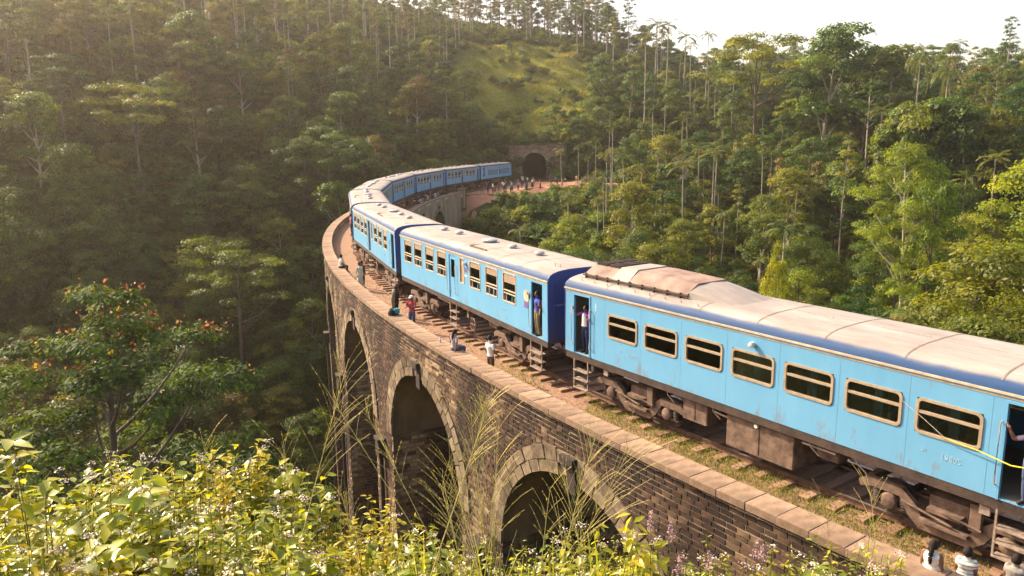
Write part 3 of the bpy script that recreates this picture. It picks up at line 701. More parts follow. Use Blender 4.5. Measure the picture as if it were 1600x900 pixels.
def ring_wheel(par, x, sd):     # hand brake wheel low on the side
    mb = MB(); n = 16; y = sd*1.42; zc = .42
    mb.tube([(x+.27*math.cos(2*PI*i/n), y, zc+.27*math.sin(2*PI*i/n)) for i in range(n+1)], .028, 6)
    for a in (0, PI/3, 2*PI/3): mb.tube([(x-.26*math.cos(a), y, zc-.26*math.sin(a)), (x+.26*math.cos(a), y, zc+.26*math.sin(a))], .018, 5)
    mb.lathe([(.05, sd*1.36), (.06, sd*1.45)], (x, 0, zc), 8, 'y'); mb.tube([(x, sd*1.35, zc-.25), (x, sd*1.3, -.05)], .035, 6); mb.build('brake_wheel', m_rust, par, smooth=True)
def end_face(par, x, sx):
    pr = roof_prof(); mb = MB()
    poly = [(-W2, ZF-.02)]+[(y, z) for y, z in pr]+[(W2, ZF-.02)]
    P = [(y, z) for y, z in poly]; n = len(P)
    V = [(x, y, z) for y, z in P]+[(x+sx*.03, y*.995, z-.004) for y, z in P]
    mb.add(V, [tuple(range(n)), tuple(range(2*n-1, n-1, -1))]+[(i, n+i, n+(i+1) % n, (i+1) % n) for i in range(n)])
    for y in (-1.2, 1.2):
        mb.box(*sorted((x+sx*.02, x+sx*.06)), y-.02, y+.02, 1.4, 3.2)
    for z in (1.7, 2.1, 2.5, 2.9): mb.box(*sorted((x+sx*.03, x+sx*.07)), .78, 1.12, z, z+.03)
    mb.build('end_panel', m_navy, par)
    mb = MB(); zz = [(.42, 1.15, 3.05)]
    for y0, y1, z0, z1 in ((-.55,-.40,1.1,3.1),(.40,.55,1.1,3.1),(-.55,.55,2.98,3.12)):
        for k in range(5): mb.box(*sorted((x+sx*(.03+k*.075), x+sx*(.03+k*.075+.05))), y0, y1, z0, z1)
    mb.box(*sorted((x+sx*.03, x+sx*.38)), -.40, .40, 1.1, 1.16); mb.build('gangway_bellows', m_grime, par)
    mb = MB()
    for y in (-.72, .72):
        mb.tube([(x+sx*.04, y, 1.75), (x+sx*.16, y, 1.6), (x+sx*.26, y*1.02, 1.1), (x+sx*.30, y*1.03, .75), (x+sx*.40, y, .55)], .035, 7)
        mb.lathe([(.09, 0), (.09, sx*.30), (.2, sx*.31), (.2, sx*.36)], (x, y*1.18, .9), 12, 'x')
    mb.box(*sorted((x, x+sx*.44)), -.14, .14, .62, .88); mb.build('coupling_gear', m_grime2, par, smooth=False)
def shell(par, left, right, L=LC, skin=None, open_=True):
    skin = skin or m_blue
    for sd, op in ((-1, left), (1, right)):
        mb = MB(); side_panel(mb, *sorted((sd*W2, sd*(W2-.06))), op, L); mb.build('body_side', skin, par)
        mb = MB(); mb.box(-.03, L+.03, *sorted((sd*(W2-.03), sd*(W2+.045))), ZE-.015, ZE+.03)
        mb.box(0, L, *sorted((sd*(W2-.02), sd*(W2+.012))), ZE-.085, ZE-.05); mb.build('gutter_strip', m_cream, par)
        mb = MB(); mb.box(.02, L-.02, *sorted((sd*(W2-.16), sd*(W2-.012))), ZF-.22, ZF); mb.build('solebar', m_grime, par)
    for x in np.arange(1.9, L-1, 1.9):
        mb = MB(); q_ = roof_prof(); secs = [[(x+dx, y*1.002, z+.007) for y, z in q_[2:-2]] for dx in (-.02, .02)]; mb.loft(secs, closed=False, cap=False); mb.build('roof_joint', m_seam, par)
    pr = roof_prof(); mb = MB(); xs = np.linspace(0, L, 9); mb.loft([[(x, y, z) for y, z in pr] for x in xs], closed=False, cap=False)
    mb.loft([[(x, y*.97, z-.05) for y, z in pr] for x in (0, L)], closed=False, cap=False)
    mb.build('roof', m_roof, par, smooth=True)
    mb = MB(); mb.box(.05, L-.05, -W2+.065, W2-.065, ZF-.05, ZF+.03); mb.box(.05, .1, -W2+.07, W2-.07, ZF, ZE); mb.box(L-.1, L-.05, -W2+.07, W2-.07, ZF, ZE)
    mb.build('floor_and_bulkheads', m_inter, par)
def seats(par, xs):
    for x in xs:
        for y0 in (-1.38, .42):
            mb = MB(); mb.bbox(x-.22, x+.22, y0, y0+.96, ZF+.35, ZF+.50, .03); mb.bbox(x+.20, x+.30, y0, y0+.96, ZF+.35, ZF+1.08, .03); mb.build('seat', m_seat, par)
def undergear(par, items):
    for x0, x1, y0, y1, z0, z1 in items:
        mb = MB(); mb.bbox(x0, x1, y0, y1, z0, z1, .025); mb.box(x0+.1, x1-.1, y0-.012, y0+.02, z1-.12, z1-.09); mb.box((x0+x1)/2-.01, (x0+x1)/2+.01, y0-.015, y0+.02, z0+.05, z1-.05)
        mb.build('equipment_box', m_grime2, par)
def door_leaf(par, x0, x1, sd, glass=True, skin=None):
    yo = sd*(W2-.03); mb = MB(); side = (min(yo-sd*.0, yo-sd*.035), max(yo-sd*.0, yo-sd*.035)); z0, z1 = ZF+.03, 3.14
    a, b_, c, d = x0+.14, x1-.14, 2.15, 2.95
    for q in ((x0,x1,z0,c),(x0,x1,d,z1),(x0,a,c,d),(b_,x1,c,d)): mb.box(q[0], q[1], *side, q[2], q[3])
    o = mb.build('door', skin or m_blue, par); mb = MB(); mb.box(a, b_, side[0]+.012, side[0]+.02, c, d); mb.build('pane', m_glass, o)
    mb = MB(); mb.tube([(x1-.07, yo+sd*.03, 1.9), (x1-.07, yo+sd*.07, 1.95), (x1-.07, yo+sd*.03, 2.1)], .015, 5); mb.build('handle', m_steel, o)
def text(body, size, mat, parent, loc, rot, name='lettering'):
    cu = bpy.data.curves.new(name, 'FONT'); cu.body = body; cu.size = size; cu.extrude = .002; cu.resolution_u = 2; cu.materials.append(mat)
    t = bpy.data.objects.new('tmp', cu); me = bpy.data.meshes.new_from_object(t); me.name = name; bpy.data.objects.remove(t)
    return link(name, me, parent, loc, rot)

def coach_root(i, label, group='blue coaches of the train'):
    x, y, h = CPOS[i]
    return empty('railway_coach', (x, y, 0), math.atan2(-math.cos(h), -math.sin(h)), label, 'railway coach', group)
FIT = dict(x0=3.016, y0=25.82, h=-.598, turn=.128, L=LC, gap=.9)
CPOS = {}
def _v(h): return np.array([math.sin(h), math.cos(h)])
P_ = np.array([FIT['x0'], FIT['y0']]); h_ = FIT['h']; CPOS[1] = (*P_, h_)
for i in range(2, 10):
    t = FIT['turn'] if i < 9 else FIT['turn']*.418
    P_ = P_+FIT['gap']*_v(h_+t/2); h_ += t; P_ = P_+LC*_v(h_); CPOS[i] = (*P_, h_)

# --- coach 1, power car with wide windows
c1 = coach_root(1, 'nearest blue coach with wide beige framed windows and a brown equipment hood on its roof')
WA = [(2.12+1.611*k, 2.12+1.611*k+1.30, 2.03, 2.78) for k in range(7)]
DA = [(.47, 1.22, ZF+.03, 3.13), (13.50, 14.30, ZF+.03, 3.13)]
shell(c1, WA+DA, [(LC-b_, LC-a, z0, z1) for a, b_, z0, z1 in WA+DA])
for a, b_, z0, z1 in WA: window_a(c1, a, b_, z0, z1, -1); window_a(c1, LC-b_, LC-a, z0, z1, 1)
door_leaf(c1, LC-1.22, LC-.47, 1); door_leaf(c1, LC-14.3, LC-13.5, 1)
end_face(c1, 0, -1); end_face(c1, LC, 1); seats(c1, [2.9+1.0*k for k in range(10)])
for x, sd in ((.40, -1), (1.30, -1), (13.42, -1), (14.38, -1)): grab_rail(c1, x, sd)
for x0 in (.47, 13.5):     # raised door surround
    mb = MB(); 
    for q in ((x0-.05,x0,ZF,3.18),(x0+.76,x0+.81,ZF,3.18),(x0,x0+.76,3.13,3.18)): mb.box(q[0], q[1], -W2-.02, -W2+.002, q[2], q[3])
    mb.build('door_surround', m_blue, c1)
steps(c1, .45, 1.15, -1); steps(c1, 13.5, 14.3, -1); bogie(c1, 3.25); bogie(c1, LC-3.0)
undergear(c1, [(5.15,6.05,-1.32,-.4,.28,.95),(6.75,8.85,-1.36,1.2,.02,.95),(9.3,9.9,-1.1,.4,.5,.95)])
for p_, r_ in (([(6.15,-1.2,.74),(6.7,-1.2,.70)],.03), ([(9.0,-1.25,.78),(9.9,-1.25,.78)],.03), ([(1.3,-1.4,.9),(1.3,-1.4,.7)],.05), *(([(x,-1.3,.95),(x+.1,-1.36,.8),(x+.3,-1.3,.62)],.018) for x in (4.5, 6.2, 9.2, 10.4))):
    mb = MB(); mb.tube(p_, r_, 6); mb.build('brake_pipe', m_steel, c1, smooth=True)
for x in (1.85, 13.15): mb = MB(); mb.box(x, x+.2, -1.42, -1.36, .72, .90); mb.build('jacking_plate', m_steel, c1)
mb = MB(); mb.lathe([(.05,-W2),(.075,-W2-.05),(.06,-W2-.16),(.0,-W2-.18)], (7.62,0,3.0), 12, 'y'); mb.build('side_lamp', m_white, c1, smooth=True)
mb = MB(); mb.lathe([(.02,-1.36),(.06,-1.38),(.055,-1.44)], (7.75,0,.85), 10, 'y'); mb.build('filler_cap', m_white, c1, smooth=True)
for k in range(8): mb = MB(); mb.box(1.94+1.611*k, 1.955+1.611*k, -W2-.0025, -W2+.01, ZF+.02, ZE-.1); mb.build('panel_seam', m_blue, c1)
for k in range(7):
    x = 2.12+1.611*k; mb = MB(); mb.loft([[(x+.62+.018*(j % 2)+j*.035, -W2+.10+.02*(j % 2), z) for j in range(7)] for z in (2.0, 2.72)], closed=False, cap=False); mb.build('curtain', m_seat, c1)
# the hood
hd = empty('roof_hood', (0,0,0), parent=c1)
mb = MB(); H1 = 4.10
def hood_sec(x, w_, z1, c_=.42): return [(x,-w_,3.55),(x,-w_,3.78),(x,-w_+.10,3.86),(x,-w_+c_,z1),(x,w_-c_,z1),(x,w_-.10,3.86),(x,w_,3.78),(x,w_,3.55)]
mb.loft([hood_sec(2.35,1.02,H1-.02), hood_sec(3.0,1.02,H1), hood_sec(4.9,1.0,H1-.06)], 0); mb.loft([hood_sec(.45,1.02,H1-.05), hood_sec(2.33,1.02,H1-.06)], 0)
mb.build('hood_cover', m_rust, hd)
mb = MB(); mb.loft([hood_sec(1.75,1.035,H1+.0), hood_sec(2.5,1.035,H1+.02)]); mb.build('hood_plate', m_roof, hd)
mb = MB()
for gx0 in (.55, 1.15):
    for gy0 in (-.62, -.12, .38):
        mb.box(gx0, gx0+.5, gy0, gy0+.42, H1-.05, H1-.015)
        for q in range(4): mb.box(gx0+.04+q*.115, gx0+.09+q*.115, gy0, gy0+.42, H1-.02, H1+.015)
for q in range(9): mb.box(.5+q*.52, .53+q*.52, -1.08, -1.02, 3.6, 3.8)
mb.box(.4, 4.95, -1.09, -1.04, 3.72, 3.76); mb.box(.4, 4.95, -1.10, -1.03, 3.60, 3.64); mb.build('grille', m_grime, hd)
mb = MB(); mb.loft([[(x, y*k, 3.60+(z-3.60)*q) for y, z in ((-1.0,3.6),(-.95,3.85),(-.6,4.02),(0,4.06),(.6,4.02),(.95,3.85),(1.0,3.6))] for x, k, q in ((4.9,1,.92),(5.3,.97,.8),(6.0,.9,.45),(6.9,.8,.05))], closed=False, cap=False); mb.build('hood_fairing', m_roof, hd, smooth=True)
mb = MB()
for q in range(9): mb.tube([(.6+q*.62,-1.28,3.57),(.6+q*.62,-1.3,3.66)], .012, 5)
for q in range(8): mb.box(.5+q*.6,.54+q*.6, .9, 1.1, 3.62, 3.72)
mb.build('roof_studs', m_steel, c1)
for x, y in ((8.2,.1),(10.6,-.1),(12.8,.1)):
    mb = MB(); mb.box(x-.6, x+.6, -.02, .02, ZT-.01, ZT+.012); mb.build('roof_seam', m_roof, c1)
m_letter = simple('faded_white_lettering', (.36,.50,.58), .7, (.18,.38,.5), scale=14, lo=.42, hi=.6)
text('19805', .17, m_letter, c1, (3.05, -W2-.004, 1.60), (PI/2, 0, 0)); text('S9', .11, m_letter, c1, (2.65, -W2-.004, 1.66), (PI/2, 0, 0))
text('19805', .17, m_letter, c1, (12.35, -W2-.004, 1.60), (PI/2, 0, 0)); text('S9', .11, m_letter, c1, (11.95, -W2-.004, 1.66), (PI/2, 0, 0))
mb = MB(); mb.box(1.50, 1.58, -W2-.005, -W2+.01, 2.75, 3.0); mb.build('white_patch', m_letter, c1)

# --- coach of the second kind
def coach_b(i, label):
    c = coach_root(i, label)
    WX = [.62, 2.06, 3.63, 5.15]; W3 = [8.84, 10.42, 12.0]
    WB = [(x, x+1.08, 2.03, 3.16) for x in WX+W3]; SM = (7.80, 8.28, 2.05, 3.16)
    D1, D2 = (6.58, 7.32, ZF+.03, 3.14), (14.28, 15.08, ZF+.03, 3.14); O = WB+[SM, D1, D2]
    shell(c, O, [(LC-b_, LC-a, z0, z1) for a, b_, z0, z1 in O])
    for k, (a, b_, z0, z1) in enumerate(WB): window_b(c, a, b_, z0, z1, -1, k); window_b(c, LC-b_, LC-a, z0, z1, 1, k+1)
    window_b(c, *SM, -1, small=True); window_b(c, LC-SM[1], LC-SM[0], SM[2], SM[3], 1, small=True)
    end_face(c, 0, -1); end_face(c, LC, 1); seats(c, [1.2+1.05*k for k in range(5)]+[9.1+1.05*k for k in range(4)])
    for x in (6.5, 7.4, 14.2): grab_rail(c, x, -1); grab_rail(c, LC-x, 1)
    steps(c, 6.6, 7.3, -1); steps(c, 14.2, 15.0, -1); steps(c, LC-7.3, LC-6.6, 1)
    bogie(c, 2.6); bogie(c, LC-2.9)
    for k, x in enumerate((2.4, 4.3, 9.9, 12.2)): vent(c, x, 0)
    vent(c, 7.7, 0, True)
    mb = MB(); z = ZT-.035        # raised hatch outline on the roof
    for x0, x1, y0, y1 in ((8.0,8.05,-1.1,.35),(8.05,9.7,-1.12,-1.07)):
        mb.box(x0, x1, y0, y1, z-.06, z+.03)
    mb.build('roof_batten', m_grime2, c)
    mb = MB()
    for q in (14.7,): mb.tube([(q,-.75,ZT-.08),(q,-.75,ZT+.10),(q+.3,-.72,ZT+.10),(q+.3,-.72,ZT-.08)], .012, 5)
    mb.build('roof_hoop', m_steel, c)
    undergear(c, [(9.9,10.7,-1.15,.6,.55,.95)]); ring_wheel(c, 8.9, -1)
    for nm, p_, r_ in (('brake_pipe',[(9.6,-1.28,.86),(11.2,-1.28,.80)],.025), ('brake_pipe',[(4.6,-1.28,.8),(6.2,-1.3,.8)],.03), ('air_tank',[(10.9,-.9,.45),(11.6,-.9,.47)],.16)):
        mb = MB(); mb.tube(p_, r_, 8); mb.build(nm, m_steel if r_ < .1 else m_grime2, c, smooth=True)
    for x in (6.0, 8.0): mb = MB(); mb.box(x,x+.2,-1.3,-1.2,.52,.95); mb.build('hanger', m_grime2, c)
    return c
c2 = coach_b(2, 'second coach from the camera, blue with cream framed tall windows and closed middle door')
door_leaf(c2, 6.60, 7.30, -1)
mb = MB(); mb.box(8.33, 8.60, -W2-.008, -W2+.01, 2.60, 2.80); mb.build('purple_sign', m_purple, c2)
mb = MB(); mb.box(8.30, 8.58, -W2-.008, -W2+.01, 2.42, 2.48); mb.lathe([(.03,-W2),(.085,-W2-.03),(.07,-W2-.16),(0,-W2-.18)], (8.5,0,2.98), 12, 'y'); mb.build('side_lamp', m_white, c2, smooth=True)
mb = MB(); mb.lathe([(.0,-W2-.006),(.22,-W2-.006),(.22,-W2+.01)], (13.92,0,2.55), 18, 'y'); mb.build('cream_disc', m_cream, c2)
mb = MB(); mb.box(13.74, 14.05, -W2-.012, -W2+.01, 2.10, 2.33); mb.build('purple_sign', m_purple, c2)
text('10725', .17, m_letter, c2, (11.9, -W2-.004, 1.62), (PI/2, 0, 0))
text('RAILWAY CARRIAGE NO', .085, m_letter, c2, (LC+.034, -1.25, 2.42), (PI/2, 0, PI/2))
def turn_copy(i, label):
    c = copy_tree(c3); x, y, h = CPOS[i]; c.location = (x, y, 0); c.rotation_euler = (0, 0, math.atan2(-math.cos(h), -math.sin(h))); c['label'] = label; return c
c3 = coach_b(3, 'third coach from the camera, blue, its near end meeting the navy end of the second')
text('10731', .17, m_letter, c3, (11.9, -W2-.004, 1.62), (PI/2, 0, 0))
turn_copy(4, 'fourth coach from the camera, mostly its cream roof seen where the train bends away')
turn_copy(5, 'fifth coach from the camera, its shaded grey blue inner side just coming into view')
turn_copy(6, 'sixth coach from the camera, short blue inner side above the far parapet')
turn_copy(7, 'seventh coach from the camera, blue, above the people sitting on the far parapet')
turn_copy(8, 'eighth coach from the camera, pale blue, the last but one before the tunnel')
c9 = coach_root(9, 'rearmost coach by the crowd with long louvred grilles and small square upper windows')
SMW = [(2.0+2.05*k, 2.42+2.05*k, 2.78, 3.02) for k in range(6)]
D9 = (13.6, 14.5, ZF+.03, 3.1)
shell(c9, SMW, SMW+[D9], skin=m_bluepale)
m_louv = simple('louvre_blue_grey', (.20,.32,.42), .6, (.12,.2,.28), scale=3)
for x0, x1 in ((1.0, 6.6), (7.2, 12.2)):
    f = empty('louvre_grille', (0,0,0), parent=c9); mb = MB(); mb.box(x0, x1, W2-.02, W2+.012, 1.75, 2.65); mb.build('grille_backing', m_grime, f)
    for k in range(int((x1-x0)/.33)): mb = MB(); mb.box(x0+.05+k*.33, x0+.27+k*.33, W2, W2+.03, 1.78, 2.62); mb.build('louvre', m_louv, f)
mb = MB(); mb.box(0, LC, W2-.01, W2+.006, ZF+.02, 1.62); mb.build('lower_band', m_bluepale, c9)
end_face(c9, 0, -1); end_face(c9, LC, 1); bogie(c9, 2.6); bogie(c9, LC-2.6); undergear(c9, [(6.0,9.5,-1.2,1.3,.3,.95)])
for x in (3, 6, 9, 12): vent(c9, x, 0)

# ================================================================== vegetation: leaves, crowns, trunks
def unit(a): return a/np.maximum(np.linalg.norm(a, axis=-1, keepdims=True), 1e-9)
def leaf_quads(P, D, N, L, W, fold=.12):
    """one diamond leaf per point: P centre, D direction, N normal"""
    D = unit(D); S = unit(np.cross(D, N)); N = unit(np.cross(S, D)); L = np.asarray(L).reshape(-1,1); W = np.asarray(W).reshape(-1,1)
    V = np.stack([P-D*L*.5, P+S*W*.5+D*L*.05-N*W*fold, P+D*L*.5-N*L*.08, P-S*W*.5+D*L*.05-N*W*fold], 1).reshape(-1, 3)
    return V, np.arange(len(V)).reshape(-1, 4)
def crown_mesh(name, lobes, n, L, mat, seed, up=.5, wr=.5, shell=.5, spread=.3, droop=0):
    rg = np.random.default_rng(seed); C_ = np.array([l[0] for l in lobes], float); Rr = np.array([l[1] for l in lobes], float)
    pw = (Rr.prod(1))**(2/3); k = rg.choice(len(lobes), n, p=pw/pw.sum()); d = unit(rg.normal(size=(n, 3))); d[:,2] = np.where(d[:,2] < -.35, -d[:,2]*.6, d[:,2]); d = unit(d)
    # small clumps on every lobe
    cl = rg.integers(0, 14, n); cd_ = unit(rg.normal(size=(len(lobes), 14, 3))); cd_[..., 2] = np.abs(cd_[..., 2])*.9-.15
    base = cd_[k, cl]; pos_d = unit(base + d*spread*1.6)
    f = rg.uniform(shell, 1.0, n)+.10*rg.normal(size=n)
    P = C_[k]+pos_d*Rr[k]*f[:,None]
    N = unit(pos_d+.38*rg.normal(size=(n,3))+np.array([0,0,up])); D = unit(np.cross(N, rg.normal(size=(n,3)))); D[:,2] -= droop; D = unit(D)
    l = L*rg.uniform(.6, 1.3, n); V, F_ = leaf_quads(P, D, N, l, l*wr)
    lt = rg.uniform(.2, .8, len(lobes)); ct = rg.normal(0, .13, (len(lobes), 14))
    t = np.clip(lt[k]+ct[k, cl]+rg.normal(0, .13, n), 0, 1)
    return np_mesh(name, V, F_, [mat], tint=t)
def limb_mesh(name, segs, mat, n=6):
    mb = MB()
    for pts, rad in segs: mb.tube(pts, rad, n, cap=False)
    me = mb.mesh(name, mat); me.polygons.foreach_set('use_smooth', [True]*len(me.polygons)); return me
def bez(a, b_, bend, n=5, rg=None):
    a, b_ = np.array(a, float), np.array(b_, float); m_ = (a+b_)/2+np.array(bend, float); t = np.linspace(0, 1, n)[:,None]
    return ((1-t)**2*a+2*t*(1-t)*m_+t*t*b_)
def make_tree(seed, h, cr, ch, lobes, nleaf, L, leafm, barkm, trunk_r=.16, lobe_r=(.9, 1.5), flat=.75, up=.5, wr=.5, lean=.4, shell=.5, droop=0, top_bias=0):
    """trunk with limbs reaching each lobe of the crown; crown of leaf clumps"""
    rg = np.random.default_rng(seed); z0 = h-ch; lob = []; tip = np.array([rg.normal(0, lean), rg.normal(0, lean), h-.4])
    tr = bez((0,0,-1.2), tip, (rg.normal(0,.3), rg.normal(0,.3), 0), 7); segs = [(tr, np.linspace(trunk_r*1.25, trunk_r*.18, 7))]
    for i in range(lobes):
        u = ((i+.5)/lobes)**(1-top_bias*.5); zc = z0+ch*u*.92; prof_ = math.sin(PI*min(1, (u*.85+.15)))**.6
        a = i*2.399+rg.normal(0,.4); rad = cr*prof_*rg.uniform(.45, 1.0); c = np.array([tip[0]*zc/h+rad*math.cos(a), tip[1]*zc/h+rad*math.sin(a), zc+rg.normal(0,.3)])
        r_ = rg.uniform(*lobe_r); lob.append((c, (r_*rg.uniform(.9,1.3), r_*rg.uniform(.9,1.3), r_*flat)))
        if i % 2 == 0 or lobes < 14:
            zb = max(z0*.75, zc-rad*rg.uniform(.5, 1.1)-.4); k = np.clip((zb+1.2)/(h+.8), 0, 1)*6; j = int(k); st = tr[j]+(tr[min(j+1,6)]-tr[j])*(k-j)
            rb = trunk_r*(1.15-k/6)*.5+.02; segs.append((bez(st, c, (0,0,-rad*.18), 5), np.linspace(rb, .02, 5)))
    return limb_mesh('trunk', segs, barkm), crown_mesh('crown', lob, nleaf, L, leafm, seed+5, up, wr, shell, droop=droop)

m_bark = simple('grey_brown_bark', (.16,.12,.085), .95, (.07,.05,.035), scale=3, stretch=(1,1,.3), bmp=.02, bscale=12)
m_pale = simple('pale_smooth_bark', (.46,.39,.30), .85, (.26,.20,.15), scale=1.4, stretch=(1,1,.4))
m_leaf1 = leafmat('leaf_olive', (.052,.086,.008), (.112,.160,.012), (.215,.245,.020), trans=.52)
m_leaf2 = leafmat('leaf_deep_green', (.032,.066,.010), (.068,.122,.014), (.135,.195,.022), trans=.5)
m_leaf3 = leafmat('leaf_yellow_green', (.10,.145,.010), (.20,.255,.015), (.34,.37,.028), trans=.55)
m_leaf4 = leafmat('leaf_brownish', (.070,.062,.014), (.130,.118,.022), (.21,.18,.032), trans=.45)
m_palm = leafmat('palm_frond', (.04,.065,.010), (.09,.125,.016), (.19,.20,.028), spec=.5)
m_grassb = leafmat('grass_blade', (.09,.12,.018), (.17,.20,.03), (.30,.27,.07), trans=.45)

T = {}   # kind -> list of (trunk mesh, crown mesh)
T['broadleaf_tree'] = [make_tree(11, 9.5, 3.1, 6.4, 20, 5600, .34, m_leaf1, m_bark), make_tree(12, 8.0, 3.5, 5.2, 22, 5600, .34, m_leaf1, m_bark), make_tree(13, 11, 2.7, 7.5, 22, 5600, .32, m_leaf1, m_pale, top_bias=.4)]
T['broadleaf_tree'] += [make_tree(14, 9.5, 3.3, 6.8, 26, 15000, .20, m_leaf1, m_bark), make_tree(15, 8.2, 3.4, 5.6, 24, 14000, .20, m_leaf1, m_bark)]
T['dense_tree'] = [make_tree(21, 9, 3.3, 6.8, 24, 7500, .30, m_leaf2, m_bark, shell=.65), make_tree(22, 11.5, 3.6, 8.6, 28, 8000, .30, m_leaf2, m_bark, shell=.65), make_tree(23, 7, 3.2, 5.6, 20, 6000, .30, m_leaf2, m_bark, shell=.6)]
T['dense_tree'] += [make_tree(24, 9, 3.3, 7.0, 28, 17000, .19, m_leaf2, m_bark, shell=.62)]
T['russet_tree'] = [make_tree(31, 8.5, 3.0, 5.6, 18, 4200, .32, m_leaf4, m_bark), make_tree(32, 10, 2.6, 6.4, 18, 3800, .32, m_leaf4, m_pale)]
T['spreading_tree'] = [make_tree(41, 12, 4.6, 4.2, 22, 9000, .22, m_leaf1, m_bark, lobe_r=(.9,1.6), flat=.42, trunk_r=.2), make_tree(42, 14, 4.0, 5.0, 20, 8000, .22, m_leaf2, m_bark, lobe_r=(.8,1.5), flat=.45, trunk_r=.2)]
T['slender_tree'] = [make_tree(51, 19, 2.1, 8.5, 18, 2600, .30, m_leaf1, m_pale, trunk_r=.17, lobe_r=(.6,1.15)), make_tree(52, 16, 1.9, 6.5, 15, 2100, .30, m_leaf4, m_pale, trunk_r=.14, lobe_r=(.6,1.0)), make_tree(53, 22, 2.4, 9, 20, 2900, .30, m_leaf2, m_pale, trunk_r=.19, lobe_r=(.7,1.2)), make_tree(54, 18, 1.6, 5, 11, 1400, .28, m_leaf1, m_pale, trunk_r=.12, lobe_r=(.5,.95))]
T['bright_tree'] = [make_tree(63, 19, 4.2, 11.5, 44, 20000, .20, m_leaf3, m_pale, trunk_r=.2, lobe_r=(.8,1.45), shell=.6), make_tree(61, 12, 3.4, 8.4, 28, 13000, .22, m_leaf3, m_bark, lobe_r=(.8,1.4), shell=.6), make_tree(62, 9, 2.3, 6.6, 22, 10000, .20, m_leaf3, m_bark, lobe_r=(.7,1.2))]
def bush_mesh(seed, r, h, n, L, mat, lob=9):
    rg = np.random.default_rng(seed); ls = [((rg.normal(0, r*.45), rg.normal(0, r*.45), h*rg.uniform(.2,.75)), (r*rg.uniform(.3,.55), r*rg.uniform(.3,.55), h*rg.uniform(.25,.42))) for _ in range(lob)]
    return crown_mesh('bush', ls, n, L, mat, seed+1, shell=.5)
BUSH = [bush_mesh(71, 2.0, 2.4, 1900, .26, m_leaf1), bush_mesh(72, 1.7, 1.9, 1600, .24, m_leaf2), bush_mesh(73, 2.2, 2.0, 1700, .26, m_leaf4), bush_mesh(74, 1.6, 2.6, 1600, .26, m_leaf1), bush_mesh(75, 1.8, 2.0, 1700, .24, m_leaf3), bush_mesh(76, 2.4, 3.0, 2300, .26, m_leaf2)]
def frond(rg, org, az, el, Lf, ll, n=22, droop=1.0, wid=.045):
    """a feather palm frond: arching rachis with paired leaflets"""
    t = np.linspace(0, 1, n); a = el-droop*t*1.3; dx = np.cumsum(np.cos(a))*Lf/n; dz = np.cumsum(np.sin(a))*Lf/n
    R_ = np.stack([org[0]+dx*math.cos(az), org[1]+dx*math.sin(az), org[2]+dz], 1); tan = unit(np.gradient(R_, axis=0)); side = np.array([-math.sin(az), math.cos(az), 0])
    Vs, Fs, nb = [], [], 0; w_ = .03
    V = np.concatenate([R_-side*w_, R_+side*w_]); Fs.append(np.stack([np.arange(n-1), np.arange(1, n), n+np.arange(1, n), n+np.arange(n-1)], 1)); Vs.append(V); nb = 2*n
    for sg in (-1, 1):
        tt = np.arange(2, n); ln = ll*np.sin(PI*np.clip(t[tt]*.9+.1, 0, 1))**.6; D = unit(side*sg*1.0+tan[tt]*.75+np.array([0,0,-.35])+rg.normal(0,.08,(len(tt),3)))
        V, Fq = leaf_quads(R_[tt]+D*ln[:,None]*.5, D, np.tile((0,0,1.), (len(tt),1)), ln, np.full(len(tt), wid*2.2), .1); Vs.append(V); Fs.append(Fq+nb); nb += len(V)
    return np.concatenate(Vs), np.concatenate(Fs)
def palm_mesh(seed, h, nf, Lf, ll, wid, rad=.07, top_el=1.2, droop=1.1):
    rg = np.random.default_rng(seed); Vs, Fs, nb = [], [], 0; tip = np.array([rg.normal(0,.25), rg.normal(0,.25), h])
    for i in range(nf):
        V, Fq = frond(rg, tip, i*2.399+rg.normal(0,.2), top_el-1.35*(i/nf)+rg.normal(0,.1), Lf*rg.uniform(.8,1.1), ll, 20, droop*rg.uniform(.7,1.3), wid); Vs.append(V); Fs.append(Fq+nb); nb += len(V)
    F_ = np.concatenate(Fs); tr = bez((0,0,-1), tip, (rg.normal(0,.3),rg.normal(0,.3),0), 8)
    mb = MB(); mb.tube(tr, np.linspace(rad*1.3, rad*.8, 8), 7, cap=False); mb.tube([tip-np.array([0,0,.9]), tip], [rad*1.3, rad*.9], 7)
    me = mb.mesh('trunk', m_pale); me.polygons.foreach_set('use_smooth', [True]*len(me.polygons))
    return me, np_mesh('crown', np.concatenate(Vs), F_, [m_palm], tint=rg.uniform(.2,.9,len(F_)))
T['areca_palm'] = [palm_mesh(81, 10.5, 9, 1.9, .55, .05), palm_mesh(82, 8.5, 8, 1.8, .55, .05), palm_mesh(83, 12.5, 9, 2.0, .6, .05)]
T['coconut_palm'] = [palm_mesh(84, 12, 16, 4.2, .95, .06, .16, 1.25, 1.35)]
def bare_mesh(seed):
    rg = np.random.default_rng(seed); segs = []
    def grow(p, d, l, r_, k):
        q = p+d*l; segs.append(([p, (p+q)/2+rg.normal(0,.06*l,3), q], [r_, r_*.8, r_*.6]))
        if k:
            for _ in range(3 if k > 1 else 4): grow(q, unit(d+rg.normal(0,.42,3)+np.array([0,0,.18])), l*.68, r_*.55, k-1)
    grow(np.array([0,0,-1.]), np.array([.03,0,1.]), 5.5, .14, 4)
    return limb_mesh('branches', segs, m_pale, 5)
